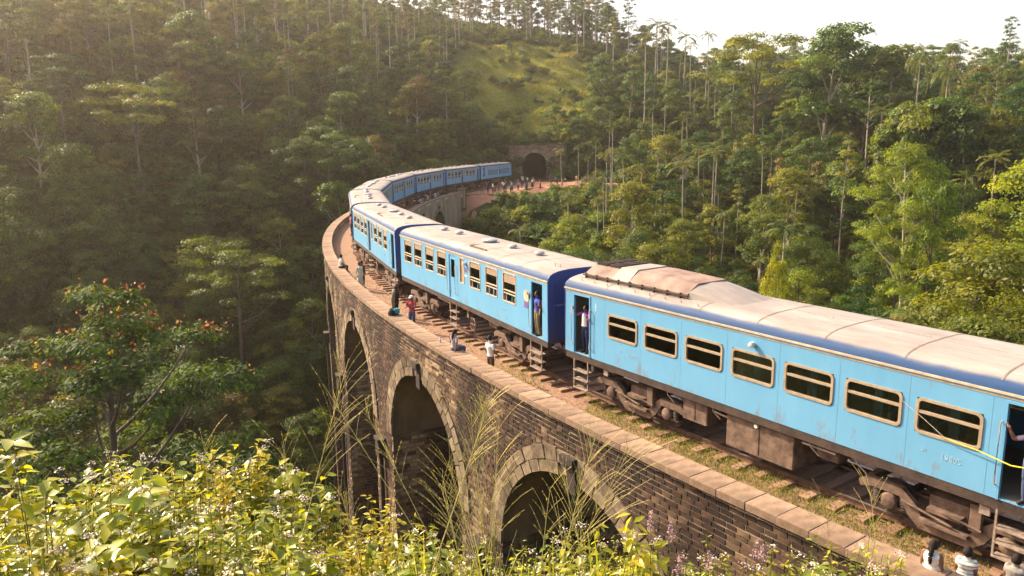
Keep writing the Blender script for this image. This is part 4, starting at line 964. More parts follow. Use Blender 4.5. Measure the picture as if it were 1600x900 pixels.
def banana_root(loc, rz, scale, label, group):
    rg = np.random.default_rng(int(abs(loc[0]*7))+3); r_ = empty('banana_plant', loc, rz, label, 'banana plant', group); r_.scale = (scale,)*3
    mb = MB(); mb.tube([(0,0,-.5),(0,0,1.2),(.05,0,2.2)], [.16,.13,.08], 8); mb.build('stem', m_palm, r_, smooth=True)
    for i in range(8):
        az = i*2.399; el = 1.25-.75*(i/8); n = 9; Lf = 2.5*rg.uniform(.8,1.1); t = np.linspace(0,1,n); a = el-1.2*t; dx = np.cumsum(np.cos(a))*Lf/n; dz = np.cumsum(np.sin(a))*Lf/n+2.0
        wd = .34*np.sin(PI*np.clip(t*.92+.08,0,1))**.7+.01; V = []
        for j in range(n): V += [(dx[j],-wd[j],dz[j]-.05),(dx[j],0,dz[j]),(dx[j],wd[j],dz[j]-.05)]
        ca, sa = math.cos(az), math.sin(az); V = [(x*ca-y*sa, x*sa+y*ca, z) for x,y,z in V]
        Fq = [(3*j+k,3*j+k+1,3*j+k+4,3*j+k+3) for j in range(n-1) for k in (0,1)]
        link('leaf', np_mesh('leaf', V, Fq, [m_leafban], tint=[rg.uniform(.4,1)]*len(Fq), smooth=True), r_)
    return r_
m_leafban = leafmat('banana_leaf', (.06,.12,.02), (.12,.20,.04), (.22,.28,.06), rough=.35, trans=.4, spec=.5)

# ------------------------------------------------------------------ planting
def place(kind, x, y, sc_=1.0, label='', group='', z=None, var=None, rz=None, lean=0):
    tm, cm = T[kind][var if var is not None else int(RNG.integers(len(T[kind])))]
    zz = float(hgrid(x, y)) if z is None else z
    r_ = empty(kind, (x, y, zz-.3), RNG.uniform(0, 6.28) if rz is None else rz, label, 'palm' if 'palm' in kind else 'tree', group); r_.scale = (sc_, sc_, sc_*RNG.uniform(.92, 1.1))
    link('trunk', tm, r_); link('crown', cm, r_); return r_
def on_ground(px, py):
    d = pix_ray(px, py); t = np.arange(30, 330, .5); X, Y, Z = t*d[0], t*d[1], CAMZ+t*d[2]; gap_ = hgrid(X, Y)-Z; hit = np.where(gap_ > 0)[0]
    t = t[hit[0]] if len(hit) else t[int(np.argmax(np.where(t > 120, gap_/t, -9)))]; return float(t*d[0]), float(t*d[1]), float(math.hypot(t*d[0], t*d[1]))
def at_dist(px, py, d):
    """a spot on the ground seen in direction px at horizontal distance d"""
    r_ = pix_ray(px, py); k = d/math.hypot(r_[0], r_[1]); return r_[0]*k, r_[1]*k
LBL = {
 'left': {'broadleaf_tree':'rounded olive green tree on the shaded hillside left of the viaduct','dense_tree':'dense dark green tree on the shaded hillside left of the viaduct','russet_tree':'brownish leaved tree on the hazy hillside left of the viaduct','spreading_tree':'flat topped spreading tree on the hillside left of the viaduct','slender_tree':'tall slender pale trunked tree on the hill at upper left','areca_palm':'thin areca palm on the hillside left of the viaduct','bush':'leafy bush on the slope left of the viaduct','bright_tree':'yellow green tree on the left hillside'},
 'ridge': {'slender_tree':'tall slender tree standing close packed along the ridge above the tunnel','broadleaf_tree':'olive tree on the ridge above the tunnel','dense_tree':'dark tree on the ridge above the tunnel','russet_tree':'brown leaved tree on the ridge above the tunnel','bush':'bush on the grassy slope above the tunnel','spreading_tree':'spreading tree on the ridge above the tunnel','areca_palm':'areca palm on the ridge above the tunnel','bright_tree':'bright tree on the ridge above the tunnel'},
 'right': {'broadleaf_tree':'rounded olive green tree in the forest right of the train','dense_tree':'dense dark green tree in the forest right of the train','russet_tree':'brownish leaved tree in the forest right of the train','spreading_tree':'flat topped spreading tree in the forest right of the train','slender_tree':'slender pale trunked tree in the forest right of the train','areca_palm':'thin trunked areca palm in the forest right of the tunnel','bush':'leafy bush in the hollow inside the curve of the viaduct','bright_tree':'yellow green tree in the forest right of the train'},
}
def where_label(region, kind, X, Y, k_):
    look = {'broadleaf_tree':'rounded olive tree','dense_tree':'dense dark tree','russet_tree':'brownish leaved tree','spreading_tree':'flat crowned tree','slender_tree':'slender pale trunked tree','areca_palm':'thin areca palm','bright_tree':'yellow green tree','bush':'leafy bush'}[kind]
    size = 'small' if k_ < 1.0 else ('tall' if k_ > 1.2 else 'middling')
    if region == 'left': side = 'at far left' if X < 230 else 'left of centre' if X < 430 else 'just left of the bend' if X < 560 else 'behind the far coaches'; up = 'high on the left hill' if Y < 130 else 'halfway up the left hill' if Y < 330 else 'deep in the valley'
    elif region == 'ridge': side = 'left of the clearing' if X < 740 else 'round the clearing' if X < 930 else 'right of the clearing'; up = 'on the tunnel hill'
    else: side = 'by the palm grove' if X < 1010 else 'behind the second coach' if X < 1180 else 'behind the nearest coach' if X < 1400 else 'toward the right edge'; up = 'near the skyline' if Y < 170 else 'halfway down the forest' if Y < 330 else 'low in the hollow'
    return f'{size} {look} {up}, {side}'
cnt = {}; spots = []
def path_edge(s_): return np.interp(s_, [29,31,36,44,52,58,62,65,68,70,84], [3.5,5.6,9,13.5,15,18,23,29,31,20,4])
def ok_spot(x, y, m_):
    s_, o_ = s_off(x, y)
    if abs(o_) < m_ and s_ < 66: return False
    if o_ < 0 and s_ > 28 and s_ < 84 and -o_ < path_edge(s_)+3.5 and y < 165: return False      # keep the red path clear
    if math.hypot(x-5.2, y-166) < 11: return False
    return True
cand = []
for gx_ in np.arange(-190, 200, 5.3):
    for gy_ in np.arange(14, 300, 5.3):
        cand.append((gx_+RNG.uniform(-2.1, 2.1), gy_+RNG.uniform(-2.1, 2.1)))
cand = np.array(cand); zc = hgrid(cand[:,0], cand[:,1])
def vis(x, y, z, mx=160):
    d = np.stack([x, y, z-CAMZ], -1); q = d@fwd; px = 800+FPX*(d@CR)/np.maximum(q, .1); py = 450-FPX*(d@CU)/np.maximum(q, .1)
    return (q > 2) & (px > -mx) & (px < 1600+mx) & (py < 1050) & (py > -180), px, py, q
v1, px, py, q = vis(cand[:,0], cand[:,1], zc+5); 
for (x, y), z, ok, X, Y, D in sorted(zip(map(tuple, cand), zc, v1, px, py, q), key=lambda t: t[5]):
    if not ok: continue
    s_, o_ = s_off(x, y)
    if not ok_spot(x, y, 8.5): continue
    if D < 26 and x > -14: continue
    left = o_ > 0 and s_ < 66
    ridge = y > 168 and x < 34 and x > -70
    if left and x > -12 and y < 42: continue
    if not left and o_ > -14 and s_ < 31 and s_ > -84: continue
    grassy = math.hypot((x-4)*1.35, (y-210)*.75) < 26+RNG.normal(0, 2.5)
    dens = 1.0 if D < 90 else (.80 if D < 150 else .62)
    if D > 215 and not (ridge): dens = .4
    if RNG.random() > dens: continue
    if 770 < X < 905 and 100 < D < 172: continue
    region = 'ridge' if ridge else ('left' if left else 'right'); u = RNG.random()
    if grassy:
        if RNG.random() < .12: kind = 'bush'
        else: continue
    elif region == 'ridge':
        kind = 'slender_tree' if (z > 20 and u < .8) else ('dense_tree' if u < .4 else ('broadleaf_tree' if u < .7 else 'bush'))
    elif region == 'left':
        hi = z > 6
        kind = ('slender_tree' if u < (.30 if z > 22 else .10) else 'russet_tree' if u < .34 else 'broadleaf_tree' if u < .66 else 'dense_tree' if u < .80 else 'spreading_tree' if u < .86 else 'bush') if hi else \
               ('broadleaf_tree' if u < .30 else 'dense_tree' if u < .58 else 'russet_tree' if u < .66 else 'bush' if u < .95 else 'spreading_tree')
    else:
        if D < 110 and Y > 380 and x < 60: kind = 'bush' if u < .35 else 'broadleaf_tree' if u < .6 else 'dense_tree' if u < .82 else 'areca_palm' if u < .93 else 'bright_tree'
        else: kind = 'areca_palm' if (u < (.38 if X < 1150 else .15)) else 'slender_tree' if u < (.41 if D < 125 else .21) else 'dense_tree' if u < .66 else 'broadleaf_tree' if u < .94 else 'spreading_tree' if u < .96 else 'russet_tree'
    if cnt.get(kind, 0) >= 290: kind = min(('broadleaf_tree','dense_tree','russet_tree'), key=lambda k_: cnt.get(k_, 0))
    if cnt.get(kind, 0) >= 290: continue
    cnt[kind] = cnt.get(kind, 0)+1
    sc_ = RNG.uniform(.85, 1.35)
    if region == 'left' and D < 60: sc_ *= .85
    if kind == 'bush':
        o = link('bush', BUSH[int(RNG.integers(len(BUSH)))]); o.location = (x, y, z-.2); o.rotation_euler = (0, 0, RNG.uniform(0, 6.28)); o.scale = (RNG.uniform(.9, 1.7),)*3
        tag(o, where_label(region, 'bush', X, Y, o.scale[0]*.8), 'bush')
        o['group'] = {'left':'bushes on the left slope','ridge':'bushes above the tunnel','right':'bushes inside the curve'}[region]
    else:
        g = {'left':'trees on the left hillside','ridge':'trees on the ridge above the tunnel','right':'trees in the forest right of the train'}[region]
        if region == 'right' and D > 120: sc_ *= .88
        if kind == 'slender_tree': sc_ *= .72 if region == 'right' else .8
        vv = None
        if kind == 'broadleaf_tree': vv = int(RNG.integers(3, 5)) if D < 95 else int(RNG.integers(3))
        if kind == 'dense_tree': vv = 3 if D < 95 else int(RNG.integers(3))
        place(kind, x, y, sc_, where_label(region, kind, X, Y, sc_), g, var=vv)
print('planted', cnt)
# trees that stand out
fl = leafmat('leaf_redtip', (.045,.07,.012), (.095,.125,.020), (.165,.18,.032), rough=.7, spec=.2)
tm, cm = make_tree(91, 12.5, 5.4, 11.0, 60, 26000, .19, fl, m_bark, trunk_r=.2, lobe_r=(.7,1.25), flat=.6)
x, y = at_dist(165, 520, 31)
r_ = empty('flowering_tree', (x, y, -12.6), .4, 'wide loose crowned tree with red young leaf tips at left', 'tree'); link('trunk', tm, r_); link('crown', cm, r_); r_.scale = (1.22, 1.22, 1.27)
mredtip = leafmat('red_young_leaf', (.16,.06,.035), (.26,.10,.06), (.32,.17,.09), trans=.4); myel = leafmat('yellow_leaf', (.5,.28,.02), (.62,.38,.03), (.7,.5,.08), trans=.4)
rg = np.random.default_rng(5); me = cm; nv = len(me.vertices); co = np.empty(nv*3, np.float32); me.vertices.foreach_get('co', co); co = co.reshape(-1,3)
top = co[rg.choice(nv, 4000)]; top = top[top[:,2] > 9.3]; ctr = top[rg.choice(len(top), 62)]; P = (ctr[:,None]+rg.normal(0,.14,(62,9,3))+np.array([0,0,.12])).reshape(-1,3)
V, Fq = leaf_quads(P, rg.normal(size=P.shape)+[0,0,.5], rg.normal(size=P.shape)+[0,0,1], rg.uniform(.10,.18,len(P)), rg.uniform(.05,.09,len(P)))
link('red_leaf_tips', np_mesh('red_leaf_tips', V, Fq, [mredtip], tint=rg.random(len(Fq))), r_)['kind'] = 'stuff'
P = co[rg.choice(nv, 46)]; V, Fq = leaf_quads(P, rg.normal(size=P.shape), rg.normal(size=P.shape)+[0,0,1], rg.uniform(.22,.34,len(P)), rg.uniform(.14,.2,len(P)))
link('yellow_leaves', np_mesh('yellow_leaves', V, Fq, [myel], tint=rg.random(len(Fq))), r_)['kind'] = 'stuff'
def standout(kind, px_, py_, d, h_scale, label, top=None, var=0, group=None):
    x, y = at_dist(px_, py_, d); z = float(hgrid(x, y))
    if top is not None:      # height so that the top comes to the level seen in direction (px_, top)
        r_ = pix_ray(px_, top); zt_ = CAMZ+r_[2]*d/math.hypot(r_[0], r_[1]); hh = {'bright_tree':(19,12,9),'slender_tree':(19,16,22,18),'areca_palm':(10.5,8.5,12.5),'coconut_palm':(13.3,),'broadleaf_tree':(9.5,8,11,9.5,8.2),'spreading_tree':(12,14),'dense_tree':(9,11.5,7,9)}[kind][var]
        h_scale = max(.5, min(2.4, (zt_-z+.3)/hh))
    return place(kind, x, y, h_scale, label, group, var=var)
standout('bright_tree', 1668, 260, 66, 1, 'large sunlit yellow green tree cut by the right edge', 140, 0)
standout('broadleaf_tree', 1560, 400, 60, 1, 'olive green tree below the large sunlit one at the right edge', 375, 3)
_o = standout('bright_tree', 1455, 330, 85, 1, 'conical yellow green tree standing before the dark forest', 268, 2); _o.scale = (min(1.05, _o.scale[0]),)*2+(_o.scale[2],)
_o = standout('bright_tree', 1208, 430, 66, 1, 'small bright green tree behind the roof of the nearest coach', 392, 2); _o.scale = (.5, .5, _o.scale[2])
standout('broadleaf_tree', 1285, 60, 150, 1, 'tall tree with the highest crown on the right skyline', 22, 2)
standout('broadleaf_tree', 1345, 60, 152, 1, 'broad crowned skyline tree beside the highest one', 40, 0)
standout('broadleaf_tree', 1385, 90, 150, 1, 'rounded tree at the right end of the tall skyline group', 55, 2)
standout('spreading_tree', 1190, 60, 160, 1, 'feathery skyline tree left of the highest one', 24, 0)
_o = standout('coconut_palm', 1436, 100, 140, 1, 'coconut palm on the skyline, left of two', 84); _o.scale = (.68, .68, _o.scale[2]*.96)
_o = standout('coconut_palm', 1482, 105, 132, 1, 'coconut palm on the skyline, right of two', 90); _o.scale = (.7, .7, _o.scale[2]*.96)
for k, (X, Y) in enumerate(((1008,34),(1021,24),(1040,26),(1067,28),(1082,46),(1103,40),(1030,44),(1180,50))):
    standout('areca_palm', X, 90, 185+3*k, 1, 'areca palm rising above the skyline left of centre right', Y+20, 2, 'skyline areca palms')['label'] = 'thin palm silhouetted in the row against the white sky'
def standout2(kind, px_, base, top, label, var=0, group=None, wide=1.0):
    x, y, d = on_ground(px_, base); r_ = pix_ray(px_, top); zt_ = CAMZ+r_[2]*d/math.hypot(r_[0], r_[1]); z = float(hgrid(x, y)); hh = max(v.co.z for v in T[kind][var][1].vertices)
    k_ = (zt_-z+.3)/hh; o = place(kind, x, y, max(.3, min(2.2, k_)), label, group, var=var); o.scale = (min(o.scale[0], 1.5)*wide, min(o.scale[0], 1.5)*wide, k_); return o
for k, (X, B, Y) in enumerate(((215,138,-60),(374,98,-50),(52,186,-30),(180,160,-20),(432,60,-60),(118,150,-10),(325,90,-60),(285,110,-30))):
    standout2('slender_tree', X, B, Y, ('tall pale trunk at top left, just left of the light shafts','tall pale trunk near the top centre of the left hill','leaning pale trunk with forked limbs at far upper left','pale trunk in the haze between two taller trunks','pale trunk by the left end of the ridge','thin pale trunk near the steps on the left hill','hazy pale trunk at the top of the left hill','second hazy pale trunk at the top of the left hill')[k], k % 4)
for X, B, Y, lb in ((253,214,114,'lone small palm on the left hillside'),(1180,420,330,'lone palm with a yellow frond before the dark forest'),(1190,455,372,'lower lone palm behind the nearest coach')):
    standout2('areca_palm', X, B, Y, lb, 1)
for k, (X, B, Y, kd, v_) in enumerate(((335,610,455,'broadleaf_tree',3),(400,590,470,'dense_tree',3),(455,640,500,'broadleaf_tree',4),(480,560,440,'broadleaf_tree',3),(385,690,560,'dense_tree',3),(300,560,430,'broadleaf_tree',4),(445,720,600,'broadleaf_tree',3),(495,650,520,'dense_tree',3),(495,740,640,'broadleaf_tree',4),(300,700,590,'broadleaf_tree',3),(350,520,410,'dense_tree',3),(430,500,400,'broadleaf_tree',4),(70,470,345,'broadleaf_tree',3),(20,430,330,'dense_tree',3),(140,440,345,'broadleaf_tree',4),(220,450,350,'dense_tree',3))):
    standout2(kd, X, B, Y, ('olive','leafy green')[k % 2]+' tree crown in the valley between the flowering tree and the piers, '+('upper','middle','lower')[0 if Y < 460 else 1 if Y < 560 else 2] if X > 250 else 'leafy tree on the left slope above the flowering tree', v_, 'valley trees beside the piers' if X > 250 else 'trees above the flowering tree')
# close-packed trees on the crest, filling the top of the frame as far as the gap right of the tunnel hill
k = 0
for X in np.arange(400, 968, 6.5):
    B = float(np.interp(X, (430, 600, 760, 860, 960), (12, 22, 36, 44, 60)))+RNG.uniform(-6, 6); kd = ('slender_tree','dense_tree','slender_tree','broadleaf_tree')[k % 4]; tp = RNG.uniform(-70, -15) if X < 935 else RNG.uniform(-10, 25)
    standout2(kd, X+RNG.uniform(-4, 4), B, tp if kd == 'slender_tree' else B-RNG.uniform(22, 48), LBL['ridge'][kd], int(k % 3), 'trees on the ridge above the tunnel', 1.0 if kd == 'slender_tree' else .8); k += 1
for X, B, Y, v_ in ((1425,300,168,0),(1465,300,166,1),(1500,300,160,2),(1530,300,150,0),(1400,300,150,1),(1482,300,178,2)):
    _o = standout('broadleaf_tree', X, B, 121, 1, 'olive tree hiding the houses on the right ridge, %s' % {1425:'second from the left',1465:'third from the left',1500:'fifth from the left',1530:'rightmost',1400:'leftmost',1482:'fourth and lowest'}[X], Y, v_, 'trees hiding the houses'); _o.scale = (min(1.5, _o.scale[0]),)*2+(_o.scale[2],)
for bx, by, bs in ((-2.2,166.5,1.5),(-.2,167.6,1.2),(11.4,165.6,1.6),(13.6,166.5,1.9),(10.2,167.2,1.1),(-4.5,168,1.8),(9.9,164.2,.8),(0,173,1.5),(3,171.5,1.2),(8,171.5,1.3),(12,171,1.7),(5.5,172,1.0),(1.2,170.2,1.0),(3.4,169.9,.9),(6.8,169.4,.95),(9.4,169,1.1),(11.6,168.4,1.3),(-1,170,1.4)):
    o = link('bush', BUSH[int(RNG.integers(6))]); bz = max(float(hgrid(bx, by))-.2, 6.5 if by > 168.2 and abs(bx-5.2) < 7 else -.6); o.location = (bx, by, bz); o.rotation_euler = (0,0,RNG.uniform(0,6.28)); o.scale = (bs,)*3
    tag(o, 'bush crowding the edge of the tunnel portal', 'bush', 'bushes round the tunnel portal')
x, y, _d = on_ground(1057, 345); zb_ = float(hgrid(x, y)); r_ = pix_ray(1057, 238); zt_ = CAMZ+r_[2]*_d/math.hypot(r_[0], r_[1])
o = link('bare_tree', bare_mesh(3)); o.location = (x, y, zb_); o.scale = ((zt_-zb_)/14,)*3; tag(o, 'leafless pale tree before the forest above the second coach', 'tree')
for k, (X, Y, d, s_, lb) in enumerate(((372,470,62,1.3,'banana plant alone in the dark gully left of the viaduct'),(838,325,112,1.25,'banana plant on the slope below the red path'),(1040,385,80,1.2,'banana plant behind the second coach'),(862,352,95,1.1,'lower banana plant on the slope below the red path'),(985,350,105,1.3,'banana plant at the foot of the palm grove'))):
    x, y = on_ground(X, Y+18)[:2] if k == 0 else at_dist(X, Y, d); banana_root((x, y, float(hgrid(x, y))-(.6 if k else .2)), k, s_, lb, None)
for k, (X, Y, d) in enumerate(((905,232,135),(880,240,132),(930,225,138),(955,238,130),(975,250,122),(918,245,128),(1000,262,118),(1020,300,108),(945,270,115),(890,300,108),(1035,262,120),(965,300,104))):
    standout('areca_palm', X, Y+60, d, 1, 'areca palm in the grove right of the tunnel by the red path', Y, k % 3, 'palm grove right of the tunnel')
# bushes on the bank between the red path, the far arches and the palm grove
k = 0
while k < 130:
    s_, o_ = RNG.uniform(2, 44), -RNG.uniform(5.5, 34)
    x, y = track(s_, o_)[:2]; X, Y, _ = (lambda d: (800+FPX*(d@CR)/(d@fwd), 450-FPX*(d@CU)/(d@fwd), 0))(np.array([x, y, float(hgrid(x, y))+1-CAMZ])) 
    if not (690 < X < 1020 and 300 < Y < 460) or (s_ > 28 and -o_ < path_edge(s_)+1.6): 
        if RNG.random() < .999: k += .02; continue
    o = link('bush', BUSH[(0, 3, 4, 0, 1, 4, 3)[int(k) % 7]]); o.location = (x, y, float(hgrid(x, y))-.3); o.rotation_euler = (0, 0, RNG.uniform(0, 6.28)); o.scale = (RNG.uniform(.8, 1.5),)*3; k += 1
    tag(o, 'sunny %s bush on the bank below the red path, %s' % (('rounded','low','bright')[int(k) % 3], 'beside the far arches' if X < 780 else 'in the middle of the bank' if X < 900 else 'toward the palm grove'), 'bush', 'bushes on the bank below the red path')
# undergrowth over all the slopes: instanced clumps
N_ = 26000; ux = RNG.uniform(-190, 200, N_*3); uy = 12+288*RNG.random(N_*3)**1.25; uz = hgrid(ux, uy)
okv, PX_, PY_, Q_ = vis(ux, uy, uz+1, 120); so, oo = s_off(ux, uy)
okv &= ~((np.abs(oo) < 4.6) & (so < 31)) & ~((np.abs(oo) < 3.9) & (so < 70)) & (np.hypot(ux-5.2, uy-165) > 8) & ~((oo < 0) & (so > 29) & (so < 84) & (-oo < path_edge(so)+.9) & (uy < 166)) & (Q_ > 14)
gr_ = np.hypot((ux-4)*1.35, (uy-210)*.75) < 26; okv &= ~(gr_ & (RNG.random(N_*3) < .93))
okv &= ~((np.hypot(ux, uy) < 30) & (ux > -10) & (oo < 12) & (RNG.random(N_*3) < .3))
ii = np.where(okv)[0][:N_]; print('undergrowth', len(ii))
me = bpy.data.meshes.new('undergrowth'); me.vertices.add(len(ii)); me.vertices.foreach_set('co', np.stack([ux[ii], uy[ii], uz[ii]-.35], -1).astype(np.float32).ravel())
for nm, val in (('rot', RNG.uniform(0, 6.28, len(ii))), ('siz', RNG.uniform(.35, 1.15, len(ii)))):
    a = me.attributes.new(nm, 'FLOAT', 'POINT'); a.data.foreach_set('value', val.astype(np.float32))
a = me.attributes.new('pick', 'INT', 'POINT'); a.data.foreach_set('value', RNG.choice(6, len(ii), p=[.34,.20,.07,.20,.07,.12]).astype(np.int32))
ug = link('undergrowth', me); ug['kind'] = 'stuff'
bc = bpy.data.collections.new('clump_kinds'); small = []
for k in range(6):
    o = bpy.data.objects.new('clump_%d' % k, BUSH[k]); bc.objects.link(o)
def scatter(obj, coll):
    g = bpy.data.node_groups.new('scatter', 'GeometryNodeTree'); g.interface.new_socket('Geometry', in_out='INPUT', socket_type='NodeSocketGeometry'); g.interface.new_socket('Geometry', in_out='OUTPUT', socket_type='NodeSocketGeometry')
    gi, go = g.nodes.new('NodeGroupInput'), g.nodes.new('NodeGroupOutput'); ip = g.nodes.new('GeometryNodeInstanceOnPoints'); ci = g.nodes.new('GeometryNodeCollectionInfo')
    ci.inputs[0].default_value = coll; ci.inputs['Separate Children'].default_value = True; ci.inputs['Reset Children'].default_value = True
    L = g.links.new; L(gi.outputs[0], ip.inputs['Points']); L(ci.outputs[0], ip.inputs['Instance']); ip.inputs['Pick Instance'].default_value = True
    def att(n, t): a = g.nodes.new('GeometryNodeInputNamedAttribute'); a.data_type = t; a.inputs[0].default_value = n; return a.outputs[0]
    L(att('pick', 'INT'), ip.inputs['Instance Index']); cx = g.nodes.new('ShaderNodeCombineXYZ'); L(att('rot', 'FLOAT'), cx.inputs[2]); L(cx.outputs[0], ip.inputs['Rotation']); L(att('siz', 'FLOAT'), ip.inputs['Scale'])
    L(ip.outputs[0], go.inputs[0]); m_ = obj.modifiers.new('scatter', 'NODES'); m_.node_group = g
scatter(ug, bc)
# haze
mh = bpy.data.materials.new('warm_valley_haze'); mh.use_nodes = True; nt = mh.node_tree; nt.nodes.remove(nt.nodes['Principled BSDF']); pv = nt.nodes.new('ShaderNodeVolumePrincipled')
pv.inputs['Color'].default_value = (1, .88, .76, 1); pv.inputs['Density'].default_value = .00045; pv.inputs['Anisotropy'].default_value = .72
nt.links.new(pv.outputs[0], nt.nodes['Material Output'].inputs['Volume'])
mb = MB(); mb.box(-440, 450, -75, 455, -45, 125); hz = mb.build('haze', mh); hz['kind'] = 'stuff'

# ================================================================== people
m_skin = simple('brown_skin', (.20,.10,.06), .6, (.15,.07,.045), scale=8)
m_hair = simple('black_hair', (.012,.009,.008), .75, (.03,.02,.015), scale=40, bmp=.02, bscale=60, spec=.2)
m_eye = simple('dark_eye', (.01,.008,.008), .4)
m_shoe = simple('dark_sandal', (.05,.035,.03), .7)
_cl = {}
def cloth(nm, c, rough=.85):
    if nm not in _cl: _cl[nm] = simple('cloth_'+nm, c, rough, tuple(x*.7 for x in c), scale=9, bmp=.02, bscale=14, spec=.15)
    return _cl[nm]
for nm, c in dict(white=(.74,.70,.64), cream=(.66,.60,.46), black=(.02,.018,.018), navy=(.03,.04,.10), blue=(.07,.10,.42), red=(.42,.05,.07), pink=(.62,.20,.26), orange=(.78,.20,.04), purple=(.30,.08,.42), grey=(.28,.26,.23), brown=(.16,.09,.055), khaki=(.30,.23,.13), teal=(.05,.30,.36), green=(.14,.22,.06), yellow=(.65,.48,.08), lilac=(.45,.36,.50), denim=(.08,.11,.20)).items(): cloth(nm, c)
def striped(nm, cols, scale, axis='z'):
    m, nt, b = new_mat(nm); tc = nd(nt, 'ShaderNodeTexCoord'); wv = nd(nt, 'ShaderNodeTexWave', bands_direction=axis.upper()); nt.links.new(tc.outputs['Object'], wv.inputs[0]); wv.inputs['Scale'].default_value = scale; wv.inputs['Distortion'].default_value = .5
    nt.links.new(ramp(nt, wv.outputs[0], cols), b.inputs['Base Color']); b.inputs['Roughness'].default_value = .85; return m
_cl['plaid'] = striped('cloth_plaid', [(0,(.45,.40,.42)),(.4,(.20,.14,.16)),(.6,(.50,.44,.44)),(1,(.16,.10,.12))], 6)
_cl['stripes'] = striped('cloth_striped', [(0,(.70,.66,.60)),(.55,(.70,.66,.60)),(.62,(.45,.16,.10)),(.8,(.65,.60,.52)),(.9,(.15,.30,.28))], 4)

